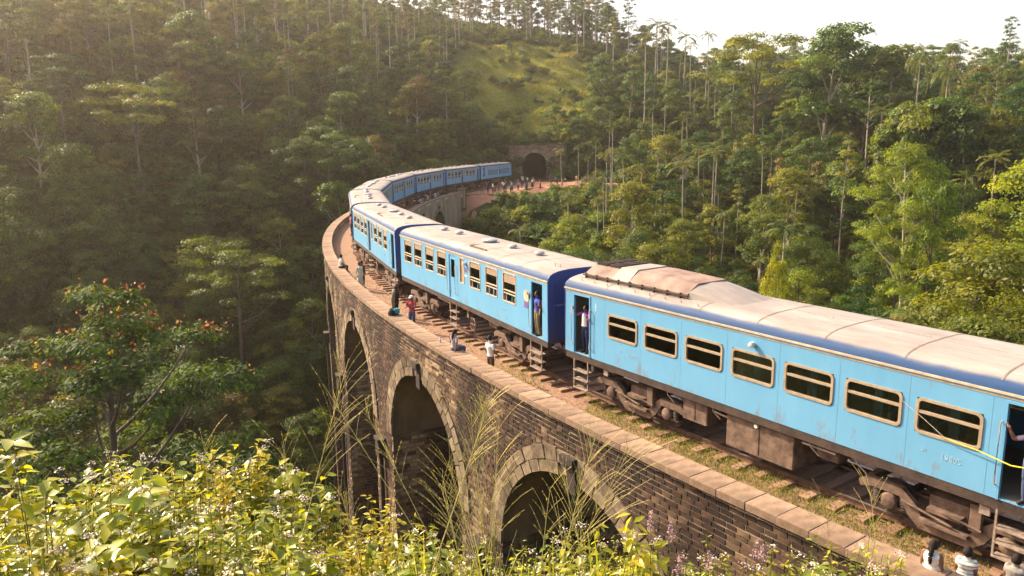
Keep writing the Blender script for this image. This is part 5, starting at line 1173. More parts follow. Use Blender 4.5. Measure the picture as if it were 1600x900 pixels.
def person_mesh(name, J, female=False, skirt=False, robe=False, sleeve='short', shorts=False, voxel=.022, hands=False, child=1.0):
    """one continuous body: tapered limbs and a shaped torso fused by a remesh; faces sorted into skin, top, bottom and shoes by the nearest bone"""
    mb = MB(); seg = []
    def limb(a, b_, r0, r1, k, n=10):
        a, b_ = Vector(a), Vector(b_); d = b_-a
        mb.tube([a-d.normalized()*r0*.5, a, a+d*.33, a+d*.7, b_, b_+d.normalized()*r1*.5], [r0*.6, r0, r0*1.03, (r0+r1)*.52, r1, r1*.6], n); seg.append((a, b_, k))
    def ball(c, rx, ry, rz):
        prof = [(math.sin(PI*i/8), -math.cos(PI*i/8)) for i in range(9)]; V = []
        V = [[(c[0]+rx*max(p,.02)*math.cos(2*PI*k/12), c[1]+ry*max(p,.02)*math.sin(2*PI*k/12), c[2]+rz*q) for k in range(12)] for p, q in prof]; mb.loft(V)
    pel, che, nek, hed = (Vector(J[k]) for k in ('pelvis', 'chest', 'neck', 'head'))
    up_ = (che-pel).normalized(); sid = (Vector(J['shoulder_r'])-Vector(J['shoulder_l'])).normalized(); fr_ = up_.cross(sid)*-1
    secs = []
    for t, wx, wy in ((-.28,.11,.09),(-.12,.165,.115),(0,.17,.12),(.35,.14,.10),(.7,.165,.115),(.95,.19,.12),(1.08,.15,.095),(1.18,.07,.07)):
        c = pel+(che-pel)*t/1.0*1.0 if t < .95 else che+(nek-che)*(t-.95)*2.6; wx *= .92 if female else 1
        secs.append([c+sid*wx*math.cos(2*PI*k/14)+fr_*wy*math.sin(2*PI*k/14) for k in range(14)])
    mb.loft(secs); seg.append((pel+(che-pel)*.12, che+(nek-che)*.4, 'top', .13)); seg.append((pel-up_*.12, pel, 'bot', .13))
    limb(nek-(hed-nek)*.3, hed-(hed-nek)*.3, .058, .055, 'skin')
    ball(hed, .076, .092, .118); ball(hed+fr_*.012-Vector((0,0,.045)), .058, .07, .07); seg.append((hed, hed+Vector((0,0,.04)), 'skin', .09))
    fc = Vector(J.get('face', (0,-1,0))).normalized(); si = fc.cross(Vector((0,0,1))).normalized()
    ball(hed+fc*.092-Vector((0,0,.012)), .014, .016, .024)
    for sg in (-1, 1): ball(hed+si*sg*.078, .012, .02, .03)
    for s_ in ('l', 'r'):
        sh, el, wr = J['shoulder_'+s_], J['elbow_'+s_], J['wrist_'+s_]; hp, kn, an = J['hip_'+s_], J['knee_'+s_], J['ankle_'+s_]
        limb(sh, el, .052, .041, 'top' if sleeve else 'skin'); limb(el, wr, .040, .027, 'top' if sleeve == 'long' else 'skin')
        if sleeve == 'short': seg[-2] = (Vector(sh), Vector(sh)+(Vector(el)-Vector(sh))*.62, 'top'); seg.append((Vector(sh)+(Vector(el)-Vector(sh))*.75, Vector(el), 'skin'))
        d = (Vector(wr)-Vector(el)).normalized(); h1 = Vector(wr)+d*.09; ax = d.cross(Vector((.3,.9,.1))).normalized()
        mb.tube([Vector(wr), Vector(wr)+d*.04, h1], [.026, .038, .034], 8); seg.append((Vector(wr), h1, 'skin'))
        if hands:
            for q, ll in ((-.030,.062),(-.010,.074),(.010,.07),(.029,.055)): mb.tube([h1+ax*q, h1+ax*q*1.1+d*ll*.55, h1+ax*q*1.1+d*ll*.85+fc*.012], [.0095,.009,.0075], 6)
            mb.tube([Vector(wr)+d*.025-ax*.03, Vector(wr)+d*.06-ax*.055, Vector(wr)+d*.095-ax*.06], [.012,.0105,.009], 6)
        limb(hp, kn, .085, .056, 'bot'); limb(kn, an, .055, .038, 'skin' if (shorts or skirt == 'short') else 'bot')
        toe = Vector(an)+Vector(J.get('toe', fc))*.16+Vector((0,0,-.045)); mb.tube([Vector(an)-Vector(J.get('toe', fc))*.05+Vector((0,0,-.04)), Vector(an)+Vector((0,0,-.03)), toe], [.036,.045,.030], 8); seg.append((Vector(an)+Vector((0,0,-.05)), toe, 'shoe'))
    if skirt or robe:
        k0 = (Vector(J['knee_l'])+Vector(J['knee_r']))/2; a0 = (Vector(J['ankle_l'])+Vector(J['ankle_r']))/2; bot = k0 if skirt == 'short' else a0+Vector((0,0,.08))
        secs = []
        for t in (0,.3,.6,.85,1): c = pel+(bot-pel)*t; w_ = .165+.10*t; secs.append([c+Vector((w_*math.cos(2*PI*k/16)*(1+.06*math.cos(5*k)), w_*.8*math.sin(2*PI*k/16)*(1+.06*math.sin(4*k)), 0)) for k in range(16)])
        mb.loft(secs); seg.append((pel, bot, 'top' if robe else 'bot', .18))
    me = mb.mesh('tmp', m_skin); o = bpy.data.objects.new('tmp', me); COL.objects.link(o)
    rm = o.modifiers.new('r', 'REMESH'); rm.mode = 'VOXEL'; rm.voxel_size = voxel*(child if child < 1 else 1); sm = o.modifiers.new('s', 'SMOOTH'); sm.factor = .5; sm.iterations = 2 if hands else 3
    dg = bpy.context.evaluated_depsgraph_get(); m2 = bpy.data.meshes.new_from_object(o.evaluated_get(dg)); bpy.data.objects.remove(o); m2.name = name
    n = len(m2.polygons); ce = np.empty(n*3, np.float32); m2.polygons.foreach_get('center', ce); ce = ce.reshape(-1, 3)
    best = np.full(n, 1e9); idx = np.zeros(n, np.int32); K = {'skin': 0, 'top': 1, 'bot': 2, 'shoe': 3}
    for sg_ in seg:
        a, b_, k = sg_[:3]; rr_ = sg_[3] if len(sg_) > 3 else .04
        a, b_ = np.array(a), np.array(b_); d = b_-a; t = np.clip(((ce-a)@d)/max(d@d, 1e-9), 0, 1); q = np.linalg.norm(ce-a-t[:,None]*d, axis=1)-rr_
        mk = q < best; best[mk] = q[mk]; idx[mk] = K[k]
    h_ = np.array(hed); f_ = np.array(fc); s2 = np.array(si); rel = ce-h_
    m2.materials.clear()
    for m_ in (m_skin, m_skin, m_skin, m_shoe, m_eye): m2.materials.append(m_)
    for sg in (-1, 1):
        e = np.linalg.norm(rel-(f_*.085+s2*sg*.033+np.array([0,0,.018])), axis=1) < .018; idx[e] = 4
    m2.polygons.foreach_set('material_index', idx); m2.polygons.foreach_set('use_smooth', np.ones(n, bool)); m2.update()
    # hair
    mh_ = MB(); hl = J.get('hair', 0); secs = []
    for i in range(7):
        a = PI*i/6*.62; rr = math.sin(a); secs.append([(hed.x-fc.x*.014+(.086*max(rr,.03))*math.cos(2*PI*k/12)*1.0, hed.y-fc.y*.014+.10*max(rr,.03)*math.sin(2*PI*k/12), hed.z+.005+.125*math.cos(a)) for k in range(12)])
    mh_.loft(secs)
    if hl:
        b0 = hed-fc*.06+Vector((0,0,.02)); pl_n = 11; mh_.tube([b0-fc*(.075*math.sin(PI*.8*q/pl_n))-Vector((0,0,hl*q/pl_n)) for q in range(pl_n+1)], [(.060-.028*q/pl_n)*(1.0 if q % 2 else .78) for q in range(pl_n+1)], 10)
    hm = mh_.mesh('hair', m_hair, True); return m2, hm
def joints(h=1.7, **k):
    """standing figure facing -y, feet at z 0"""
    s_ = h/1.7; J = dict(pelvis=(0,0,.93), chest=(0,.01,1.30), neck=(0,.01,1.46), head=(0,-.01,1.58), face=(0,-1,0))
    for n, g in (('l',-1),('r',1)):
        J['shoulder_'+n] = (g*.185,.01,1.38); J['elbow_'+n] = (g*.23,.03,1.11); J['wrist_'+n] = (g*.235,-.05,.88)
        J['hip_'+n] = (g*.09,0,.90); J['knee_'+n] = (g*.10,-.02,.49); J['ankle_'+n] = (g*.11,.02,.08)
    J.update(k); return {a: (tuple(c*s_ for c in v) if isinstance(v, tuple) and a not in ('face','toe') else v) for a, v in J.items()}
def sit(h=1.7, **k):
    J = joints(); J.update(pelvis=(0,0,.10), chest=(0,-.04,.47), neck=(0,-.05,.63), head=(0,-.08,.75))
    for n, g in (('l',-1),('r',1)):
        J['shoulder_'+n] = (g*.185,-.04,.55); J['elbow_'+n] = (g*.24,.0,.30); J['wrist_'+n] = (g*.19,-.20,.18)
        J['hip_'+n] = (g*.09,-.03,.09); J['knee_'+n] = (g*.11,-.44,.10); J['ankle_'+n] = (g*.11,-.40,-.30)
    J.update(k); s_ = h/1.7; return {a: (tuple(c*s_ for c in v) if isinstance(v, tuple) and a not in ('face','toe') else v) for a, v in J.items()}
def person(mh, loc, rz, top, bot, label, group=None, scale=1.0, shoe=None):
    r_ = empty('person', loc, rz, label, 'person', group); r_.scale = (scale,)*3
    b_ = link('body', mh[0], r_)
    for i, m_ in ((1, _cl[top] if top else m_skin), (2, _cl[bot])):
        b_.material_slots[i].link = 'OBJECT'; b_.material_slots[i].material = m_
    link('hair', mh[1], r_); return r_
def rz_track(s, extra=0): return heading(s)*-1+extra      # local -y then looks back along the line
ZD = ZB-.05
V1 = .013
# --- by the near parapet (local -y is the way the figure faces)
inward = lambda s: PI/2-heading(s)                        # facing the train
pw = person_mesh('body', sit(wrist_l=(-.20,-.25,.16), elbow_l=(-.26,-.02,.28), ankle_l=(-.10,-.36,-.32), ankle_r=(.13,-.48,-.28)), voxel=V1)
person(pw, track(-42.4, 3.35, PT), inward(-42.4)+.2, 'white', 'black', 'person in white shirt and dark trousers sitting alone on the parapet at the bend')
pr_ = person_mesh('body', joints(1.68, hair=0), robe=True, sleeve='long', voxel=.016)
person(pr_, track(-46.9, 2.85, ZD), inward(-46.9)-1.0, 'cream', 'cream', 'person in long cream robe standing by the parapet')
pd_ = person_mesh('body', joints(1.66), voxel=.016, sleeve='long')
person(pd_, track(-46.3, 2.6, ZD), inward(-46.3)+.6, 'black', 'black', 'person in black standing close behind the one in the cream robe')
pl_ = person_mesh('body', joints(1.7, chest=(0,-.10,1.27), neck=(0,-.16,1.41), head=(0,-.22,1.50), elbow_l=(-.22,-.22,1.10), wrist_l=(-.12,-.36,1.02), elbow_r=(.22,-.22,1.10), wrist_r=(.10,-.38,1.02), shoulder_l=(-.185,-.12,1.35), shoulder_r=(.185,-.12,1.35)), voxel=.015)
person(pl_, track(-54.2, 2.75, ZD), inward(-54.2)-.5, 'grey', 'khaki', 'person in grey shirt leaning in, by the one in black at the parapet')
person(pd_, track(-55.0, 2.8, ZD), inward(-55.0)+2.6, 'black', 'black', 'person in all black standing at the parapet beside the grey shirted one', scale=1.03)
ph_ = person_mesh('body', joints(1.66, elbow_l=(-.27,-.14,1.16), wrist_l=(-.08,-.30,1.24), elbow_r=(.27,-.14,1.16), wrist_r=(.07,-.31,1.24)), voxel=V1, hands=True)
o = person(ph_, track(-57.5, 2.85, ZD), inward(-57.5)-2.4, 'red', 'denim', 'person in red top and pale cap beside the blue bag on the parapet')
mb = MB(); H_ = joints(1.66)['head']; mb.lathe([(.10,.03),(.10,.06),(.085,.11),(.04,.135),(.0,.14)], H_, 12); mb.bbox(-.06,.06,H_[1]-.20,H_[1]-.06,H_[2]+.035,H_[2]+.05,.01); mb.build('cap', _cl['white'], o, smooth=True)
ps_ = person_mesh('body', sit(1.62, hair=.42, elbow_l=(-.27,.04,.30), wrist_l=(-.25,.10,.06), shoulder_l=(-.17,-.04,.55)), female=True, voxel=V1, hands=True)
person(ps_, track(-63.6, 3.42, PT), inward(-63.6)+.15, 'plaid', 'denim', 'long haired person in checked shirt sitting on the parapet beside a bottle')
pt_ = person_mesh('body', joints(1.74, elbow_l=(-.25,.0,1.12), wrist_l=(-.20,-.18,.98), elbow_r=(.25,.03,1.10), wrist_r=(.235,-.10,.87)), voxel=V1, hands=True)
person(pt_, track(-65.7, 2.95, ZD-.06), inward(-65.7)+.1, 'white', 'brown', 'person in white T-shirt standing with their back to the camera by the parapet')
pg_ = person_mesh('body', joints(1.22, hair=.34), female=True, skirt='short', sleeve=None, voxel=.013, hands=True, child=.9)
person(pg_, (*on_plane(1457, 872, .35)[:2], ZD-.02), inward(-81)+.1, 'white', 'white', 'girl in white frilled dress with a long black plait at bottom right')
mb_ = person_mesh('body', joints(1.12), voxel=.013, hands=True, child=.9)
person(mb_, (*on_plane(1510, 885, .25)[:2], ZD), inward(-81)+.2, 'stripes', 'denim', 'child in striped T-shirt beside the girl with the plait')
person(mb_, (*on_plane(1586, 897, .25)[:2], ZD), inward(-82), 'grey', 'denim', 'child cut off by the bottom right corner, only the head showing')
# bottle and bag
p = track(-62.3, 3.42, PT); bt = empty('water_bottle', p, 0, 'small clear plastic bottle with lilac label on the parapet', 'bottle')
m_bot = simple('clear_plastic', (.62,.58,.66), .15, (.5,.48,.56), scale=5); mb = MB(); mb.lathe([(.032,0),(.034,.02),(.034,.14),(.028,.17),(.012,.20),(.012,.215)], (0,0,0), 12); mb.build('bottle_body', m_bot, bt, smooth=True)
mb = MB(); mb.lathe([(.0355,.05),(.0355,.115)], (0,0,0), 12); mb.build('bottle_label', _cl['lilac'], bt); mb = MB(); mb.lathe([(.014,.213),(.014,.235),(.0,.237)], (0,0,0), 10); mb.build('cap', _cl['blue'], bt)
p = track(-56.75, 3.48, PT); bg_ = empty('backpack', p, heading(-56)*-1+.4, 'black and turquoise backpack lying on the parapet', 'bag')
mb = MB(); mb.bbox(-.26,.22,-.15,.15,0,.24,.06); mb.build('pack_body', _cl['black'], bg_); mb = MB(); mb.bbox(-.05,.26,-.17,.10,.08,.30,.05); mb.build('front_pocket', _cl['teal'], bg_)
mb = MB(); mb.lathe([(.0,.24),(.07,.26),(.09,.31),(.07,.37),(.0,.39)], (-.16,0,0), 12); mb.build('rolled_shirt', _cl['grey'], bg_, smooth=True)
for y in (-.08, .08): mb = MB(); mb.tube([(-.2,y,.2),(-.1,y,.32),(.05,y,.30)], .014, 5); mb.build('strap', _cl['black'], bg_)
# --- people in the carriage doors
def in_coach(i, x, y, z):
    X, Y, h = CPOS[i]; a = math.atan2(-math.cos(h), -math.sin(h)); return (X+x*math.cos(a)-y*math.sin(a), Y+x*math.sin(a)+y*math.cos(a), z), a
po_ = person_mesh('body', joints(1.62, elbow_l=(-.36,-.12,1.30), wrist_l=(-.40,-.20,1.50), elbow_r=(.33,-.08,1.12), wrist_r=(.40,-.20,1.24)), voxel=V1, hands=True)
loc, a = in_coach(1, .82, -1.30, ZF+.03); person(po_, loc, a, 'purple', 'navy', 'person in purple and white polo holding both rails in the nearest doorway')
mb = MB(); J_ = joints(1.62)
mb.loft([[(.118*math.cos(t), -.02-.125*math.cos(t*0+0)*1-.0, z) for t in np.linspace(0, 1, 2)] for z in (1,)]) if False else None
o = [q for q in COL.objects if q.name.startswith('person')][-1]
mb = MB(); secs = []
for z, w_, d_ in ((.92,.16,.125),(1.05,.145,.118),(1.2,.14,.12),(1.3,.09,.115),(1.36,.05,.10)): secs.append([(w_*math.sin(t), -d_*math.cos(t)-.012, z) for t in np.linspace(-1.0, 1.0, 9)])
mb.loft(secs, closed=False, cap=False); mb.build('white_shirt_front', _cl['white'], o, smooth=True)
loc, a = in_coach(1, 1.12, -1.12, ZF+.03); person(pd_, loc, a+.5, 'brown', 'black', 'person half hidden behind the polo shirted one in the nearest doorway', scale=.93)
loc, a = in_coach(2, 14.52, -1.38, ZF+.03); person(po_, loc, a-.1, 'blue', 'khaki', 'person in blue shirt leaning out of the near door of the second coach', scale=1.0)
loc, a = in_coach(2, 14.86, -1.20, ZF+.03); person(pt_, loc, a+.6, 'orange', 'denim', 'person behind the blue shirted one in the second coach doorway', scale=.9)
loc, a = in_coach(1, 13.98, -1.42, ZF+.03); person(po_, loc, a-.3, 'lilac', 'denim', 'person in pale shirt leaning out of the door at the right edge', scale=1.0)
pst_ = person_mesh('body', joints(1.66), voxel=.022)
for i, x, y, t, b_, lb in ((3, 6.85, -1.30, 'pink', 'black', 'person in pink standing in the middle door of the third coach'), (3, 7.15, -1.15, 'blue', 'denim', 'person in blue behind the pink shirted one in the third coach'), (3, 14.7, -1.25, 'red', 'brown', 'person in red in the near door of the third coach'),
                          (4, 14.6, -1.55, 'pink', 'navy', 'person hanging out of the far side door at the sharpest bend'), (6, 8.4, 1.3, 'green', 'black', 'person in the middle door of the sixth coach'), (7, 8.4, 1.35, 'white', 'black', 'person in white in the middle door of the seventh coach'), (8, 8.4, 1.35, 'orange', 'brown', 'person in orange in the middle door of the eighth coach'), (8, .75, 1.4, 'navy', 'black', 'person at the end door of the eighth coach'), (9, 14.0, 1.3, 'white', 'denim', 'person in the doorway of the rearmost coach')):
    loc, a = in_coach(i, x, y, ZF+.03); person(pst_, loc, a+(PI if y > 0 else 0), t, b_, lb, scale=.97)
# --- the crowd on the red path, the people on the far parapet and on the hillside
vari = [pst_, person_mesh('body', joints(1.6, wrist_l=(-.08,-.28,1.35), elbow_l=(-.24,-.18,1.15), wrist_r=(.08,-.28,1.35), elbow_r=(.24,-.18,1.15)), voxel=.03), person_mesh('body', joints(1.58, hair=.3), female=True, skirt='long', voxel=.03), person_mesh('body', joints(1.72, ankle_l=(-.12,-.2,.08), knee_l=(-.1,-.16,.5), ankle_r=(.12,.2,.1), knee_r=(.1,.04,.48)), voxel=.03), person_mesh('body', joints(1.68, elbow_l=(-.34,0,1.42), wrist_l=(-.25,-.05,1.66)), voxel=.03)]
colr = ['white','black','white','navy','grey','pink','white','brown','khaki','lilac','red','white','denim','cream','black','teal','yellow','green']; bots = ['black','denim','brown','navy','khaki','black']
crowd = [(38,-6.5),(38.6,-7.3),(39.4,-6.4),(40,-8),(40.5,-7),(41.2,-8.6),(42,-7.2),(42.4,-8.4),(43,-6.6),(43.6,-9.2),(44.2,-7.8),(45,-8.8),(45.8,-10),(47,-9.4),(48,-10.6),(49,-8),(49.6,-11.2),(50.5,-9.4),(52,-6.2),(52.6,-12.2),(53.5,-8.4),(54.5,-12.8),(55,-13.6),(55.6,-12.2),(56.5,-5.4),(57,-6.2),(57.6,-5.0),(58.4,-6.8),(61,-14.6),(62,-16),(62.6,-15.2),(63.4,-17.4),(64,-16.4),(64.6,-18.6),(65.5,-20),(66.4,-22),(67,-23.4),(67.8,-24.6),(35.4,-5.4),(36.2,-6.2),(37,-5.2),(46.4,-6.0),(62.5,-3.4),(63.3,-2.9)]
for k, (s_, o_) in enumerate(crowd):
    p = track(s_, o_); z = float(hgrid(p[0], p[1])); t = colr[(k*7) % len(colr)]; b_ = bots[k % 6]
    if k == 18: t = 'orange'
    if k == 15: t = b_ = 'black'
    if k == 16: t, b_ = 'pink', 'red'
    v = vari[k % 5] if k != 16 else vari[2]
    person(v, (p[0], p[1], z+.04), RNG.uniform(0, 6.28), t, b_, f'person in {t} top and {b_} bottoms standing on the red path', 'crowd waiting on the red path', RNG.uniform(.92, 1.05))
psf = person_mesh('body', sit(), voxel=.028)
for k, s_ in enumerate((7.5, 9.2, 10.0, 12.6, 14.0, 15.2, 16.8, 17.5, 19.0, 29.5)):
    t = ('white','grey','navy','white','red','black','lilac','white','khaki','navy')[k]
    person(psf, track(s_, -3.05, PT-.03), inward(s_)+PI+(0 if k % 3 else .5), t, bots[k % 6], f'person in {t} top sitting on the far parapet', 'people sitting on the far parapet')
for X, Y, d, t in ((36,126,112,'white'),(50,128,112,'lilac'),(92,130,115,'red'),(79,132,115,'khaki')):
    x, y = at_dist(X, Y, d); person(pst_, (x, y, float(hgrid(x, y))), 1, t, 'black', f'tiny figure in {t} on the steps of the upper left hill', None)

# ================================================================== foreground plants
m_fleaf = leafmat('sunlit_weed_leaf', (.13,.17,.008), (.38,.37,.010), (.64,.56,.03), rough=.3, trans=.5, spec=.6, hue=.02)
m_fleaf2 = leafmat('broad_weed_leaf', (.13,.18,.010), (.25,.30,.015), (.44,.44,.035), rough=.28, trans=.45, spec=.65, hue=.02)
m_stemm = simple('green_stem', (.12,.14,.03), .7, (.14,.08,.04), scale=12)
m_petal = simple('white_weed_flower', (.80,.74,.60), .8, (.66,.54,.44), scale=30)
m_lil = simple('lilac_flower', (.52,.34,.36), .8, (.36,.22,.20), scale=30)
m_pinkw = simple('dusty_pink_flower', (.62,.47,.38), .8, (.48,.34,.28), scale=30)
m_straw = leafmat('straw_grass', (.32,.27,.06), (.50,.44,.10), (.64,.56,.16), trans=.45, hue=.01)
m_gblade = leafmat('bright_grass_blade', (.13,.17,.015), (.26,.30,.022), (.40,.40,.05), trans=.5, hue=.01, rough=.35)
m_strawstem = simple('straw_stem', (.56,.48,.15), .7, (.42,.34,.12), scale=20)
def leaf6(P, D, N, L, W):
    """larger leaf: folded along the midrib, six vertices, two faces each side"""
    D = unit(D); S = unit(np.cross(D, N)); N = unit(np.cross(S, D)); L = np.asarray(L).reshape(-1,1); W = np.asarray(W).reshape(-1,1)
    a = P; b_ = P+D*L*.34+S*W*.5+N*W*.14; c = P+D*L*.72+S*W*.38+N*W*.08-N*L*.06; d = P+D*L-N*L*.16; e = P+D*L*.72-S*W*.38+N*W*.08-N*L*.06; f = P+D*L*.34-S*W*.5+N*W*.14; m_ = P+D*L*.5-N*L*.02
    V = np.stack([a,b_,c,d,e,f,m_], 1).reshape(-1,3); n = len(P); base = np.arange(n)[:,None,None]*7
    return V, (base+np.array([(0,1,2,6),(6,2,3,3),(6,3,3,4),(0,6,4,5)])[None])
def leaf_faces(V, F4):
    return V, F4.reshape(-1,4)
def tri_mesh(name, P, D, N, L, W, mat, tint):
    D = unit(D); S = unit(np.cross(D, N)); N = unit(np.cross(S, D)); L = np.asarray(L).reshape(-1,1); W = np.asarray(W).reshape(-1,1)
    pts = [P, P+D*L*.30+S*W*.5+N*W*.15, P+D*L*.68+S*W*.36+N*W*.08-N*L*.05, P+D*L-N*L*.15, P+D*L*.68-S*W*.36+N*W*.08-N*L*.05, P+D*L*.30-S*W*.5+N*W*.15, P+D*L*.48-N*L*.02]
    V = np.stack(pts, 1).reshape(-1,3); n = len(P); F_ = (np.arange(n)[:,None,None]*7+np.array([(0,1,6),(1,2,6),(2,3,6),(3,4,6),(4,5,6),(5,0,6)])[None]).reshape(-1,3)
    return np_mesh(name, V, F_, [mat], tint=np.repeat(tint, 6), smooth=True)
def weed(seed, loc, h, r, stems, per, L, W, mat, label, flowers=None, parts=0, name='leafy_weed', droop=.25):
    rg = np.random.default_rng(seed); root = empty(name, loc, 0, label, 'weed' if name != 'flower_spike_plant' else 'plant'); mb = MB(); P, D, N, LL = [], [], [], []; tops = []
    for i in range(stems):
        a = rg.uniform(0, 6.28); rr = r*math.sqrt(rg.random()); hh = h-min(h*.38, .42)*rg.random()-min(h*.2, .12)*(rr/r)**2; b0 = np.array([rr*.35*math.cos(a), rr*.35*math.sin(a), -.3]); t1 = np.array([rr*math.cos(a), rr*math.sin(a), hh])
        cv = bez(b0, t1, (rg.normal(0,.06), rg.normal(0,.06), .08), 8); mb.tube(cv, np.linspace(.007, .002, 8), 4, cap=False); tops.append(t1)
        k = per; u = rg.uniform(max(.22, 1-1.0/h), 1.0, k)**.8; q = u*7; j = np.minimum(q.astype(int), 6); p = cv[j]+(cv[j+1]-cv[j])*(q-j)[:,None]; az = np.arange(k)*2.4+rg.normal(0,.4,k)
        dd = np.stack([np.cos(az), np.sin(az), rg.normal(.15-droop, .28, k)], 1); P.append(p+unit(dd)*.012); D.append(dd); N.append(np.stack([rg.normal(0,.3,k), rg.normal(0,.3,k), np.ones(k)], 1)); LL.append(L*rg.uniform(.5, 1.15, k)*(1.15-.35*u))
    P, D, N, LL = map(np.concatenate, (P, D, N, LL)); n = len(P); tint = np.clip(rg.normal(.5,.22,n), 0, 1)
    mb.build('stems', m_stemm, root)['kind'] = 'stuff'
    order = np.argsort(-(P[:,2]-P[:,1]*.8)); sel = order[:parts*3:3] if parts else np.array([], int); rest = np.setdiff1d(np.arange(n), sel)
    link('foliage', tri_mesh('foliage', P[rest], D[rest], N[rest], LL[rest], LL[rest]*W, mat, tint[rest]), root)['kind'] = 'stuff'
    for q in sel: link('leaf', tri_mesh('leaf', P[q:q+1]*0, D[q:q+1], N[q:q+1], LL[q:q+1]*1.1, LL[q:q+1]*W*1.1, mat, tint[q:q+1]), root, loc=P[q])
    if flowers:
        fm, cnt_, fr = flowers; C_ = np.array([tops[i] for i in rg.choice(len(tops), min(cnt_, len(tops)), replace=False)]); Q = (C_[:,None]+rg.normal(0, fr, (len(C_), 26, 3))*np.array([1,1,.45])+np.array([0,0,.02])).reshape(-1,3)
        V, Fq = leaf_quads(Q, rg.normal(size=Q.shape), rg.normal(size=Q.shape)*.5+[0,0,1], rg.uniform(.010,.020,len(Q)), rg.uniform(.008,.014,len(Q)))
        link('flowers', np_mesh('flowers', V, Fq, [fm]), root)['kind'] = 'stuff'
    return root
def spot(px, py, d):
    r_ = pix_ray(px, py); k = d/math.hypot(r_[0], r_[1]); x, y = r_[0]*k, r_[1]*k; g = float(hgrid(x, y)); return x, y, g, CAMZ+r_[2]*k
OUT = [(-80,790),(0,775),(60,765),(120,755),(190,695),(250,685),(300,725),(350,690),(400,730),(470,745),(540,785),(600,800),(650,815),(720,845),(800,835),(870,805),(930,795),(980,835),(1050,835),(1120,862),(1180,868),(1240,855),(1290,842),(1350,862),(1400,890),(1440,915)]
ox, oy = np.array(OUT).T
wd = 0
WHERE = ['by the left edge','left of the tall seed heads','below the flowering tree','at the lower left','below the viaduct piers','in front of the arches','below the nearest arch','under the coping at lower right']
for row, (d0, lift) in enumerate(((6.3, 0), (5.3, 38), (4.5, 95))):
    for px_ in np.arange(-60, 1440, 52):
        if row == 2 and px_ > 1150: continue
        px2 = px_+RNG.uniform(-26, 26); py2 = float(np.interp(px2, ox, oy))+lift+RNG.uniform(-22, 34); ls_ = RNG.uniform(.65, 1.45)
        if py2 > 925: continue
        d = d0+RNG.uniform(-.3, .3); x, y, g, zt_ = spot(px2, py2, d); h = zt_-g
        if h < .25: h = .25
        big = px2 < 640; k = wd % 4; zone = WHERE[min(7, int(max(0, px2)//185))]
        fl_ = (m_petal, 9 if px2 < 460 else 5, .022) if k in (0, 2) else ((m_pinkw, 4, .02) if k == 3 else None)
        lab = f"{['white flowered','narrow leaved yellow','broad leaved glossy','pink topped'][k]} weed {zone}, {['back','middle','front'][row]} row, {['upright','tousled','low'][wd % 3]}"
        weed(400+wd, (x, y, g), h, .36 if big else .34, 26 if big else 17, int(34/ls_**.8), (.085,.095,.115,.08)[k]*(1 if big else .85)*ls_, (.5,.24,.55,.34)[k], (m_fleaf, m_fleaf, m_fleaf2, m_fleaf)[k], lab, fl_, parts=12 if row < 2 and big else 6); wd += 1
# broad leaved sprigs that stand out
for k, (X, Y, d, h_, lb) in enumerate(((1015,770,5.2,.5,'bright broad leaved sprig under lilac spikes before the nearest arch'),(385,680,6.4,.5,'tall bushy sprig with silvery leaf tips, highest in the left foreground'),(15,640,5.0,.9,'half hidden sprig with a yellow leaf at the left edge'),(1300,850,5.6,.4,'leafy sprig by the coping at bottom right'))):
    x, y, g, zt_ = spot(X, Y, d); r_ = weed(900+k, (x, y, g), zt_-g, .16, 6 if k != 1 else 14, 26, .16 if k != 1 else .10, .42, m_fleaf2 if k else m_fleaf, lb, None if k != 1 else (m_petal, 6, .02), parts=40, name='broad_leaved_sprig')
# grass: arching blades and seed heads
def grass_tuft(seed, loc, h, n, spread, label, wid=.012, mat=None):
    rg = np.random.default_rng(seed); V, F_, nb = [], [], 0
    for i in range(n):
        a = rg.uniform(0, 6.28); hh = h*rg.uniform(.5, 1.05); out_ = spread*rg.uniform(.2, 1.1); m_ = 7; t = np.linspace(0, 1, m_)
        x = out_*t**1.8; z = hh*(t-.28*t**4*(out_/spread)); ca, sa = math.cos(a), math.sin(a); w_ = wid*(1-t)**.6*rg.uniform(.6, 1.2)+.0006
        c = np.stack([x*ca, x*sa, z-.1], 1)+np.array([rg.normal(0,.05), rg.normal(0,.05), 0]); sdv = np.array([-sa, ca, .0])
        V.append(np.concatenate([c-sdv*w_[:,None], c+sdv*w_[:,None]])); F_.append(np.array([(j, j+1, m_+j+1, m_+j) for j in range(m_-1)])+nb); nb += 2*m_
    Fq = np.concatenate(F_); r_ = link('grass_tuft', np_mesh('grass_tuft', np.concatenate(V), Fq, [mat or m_gblade], tint=np.repeat(rg.random(n), 6), smooth=True)); r_.location = loc; tag(r_, label, 'grass tuft'); return r_
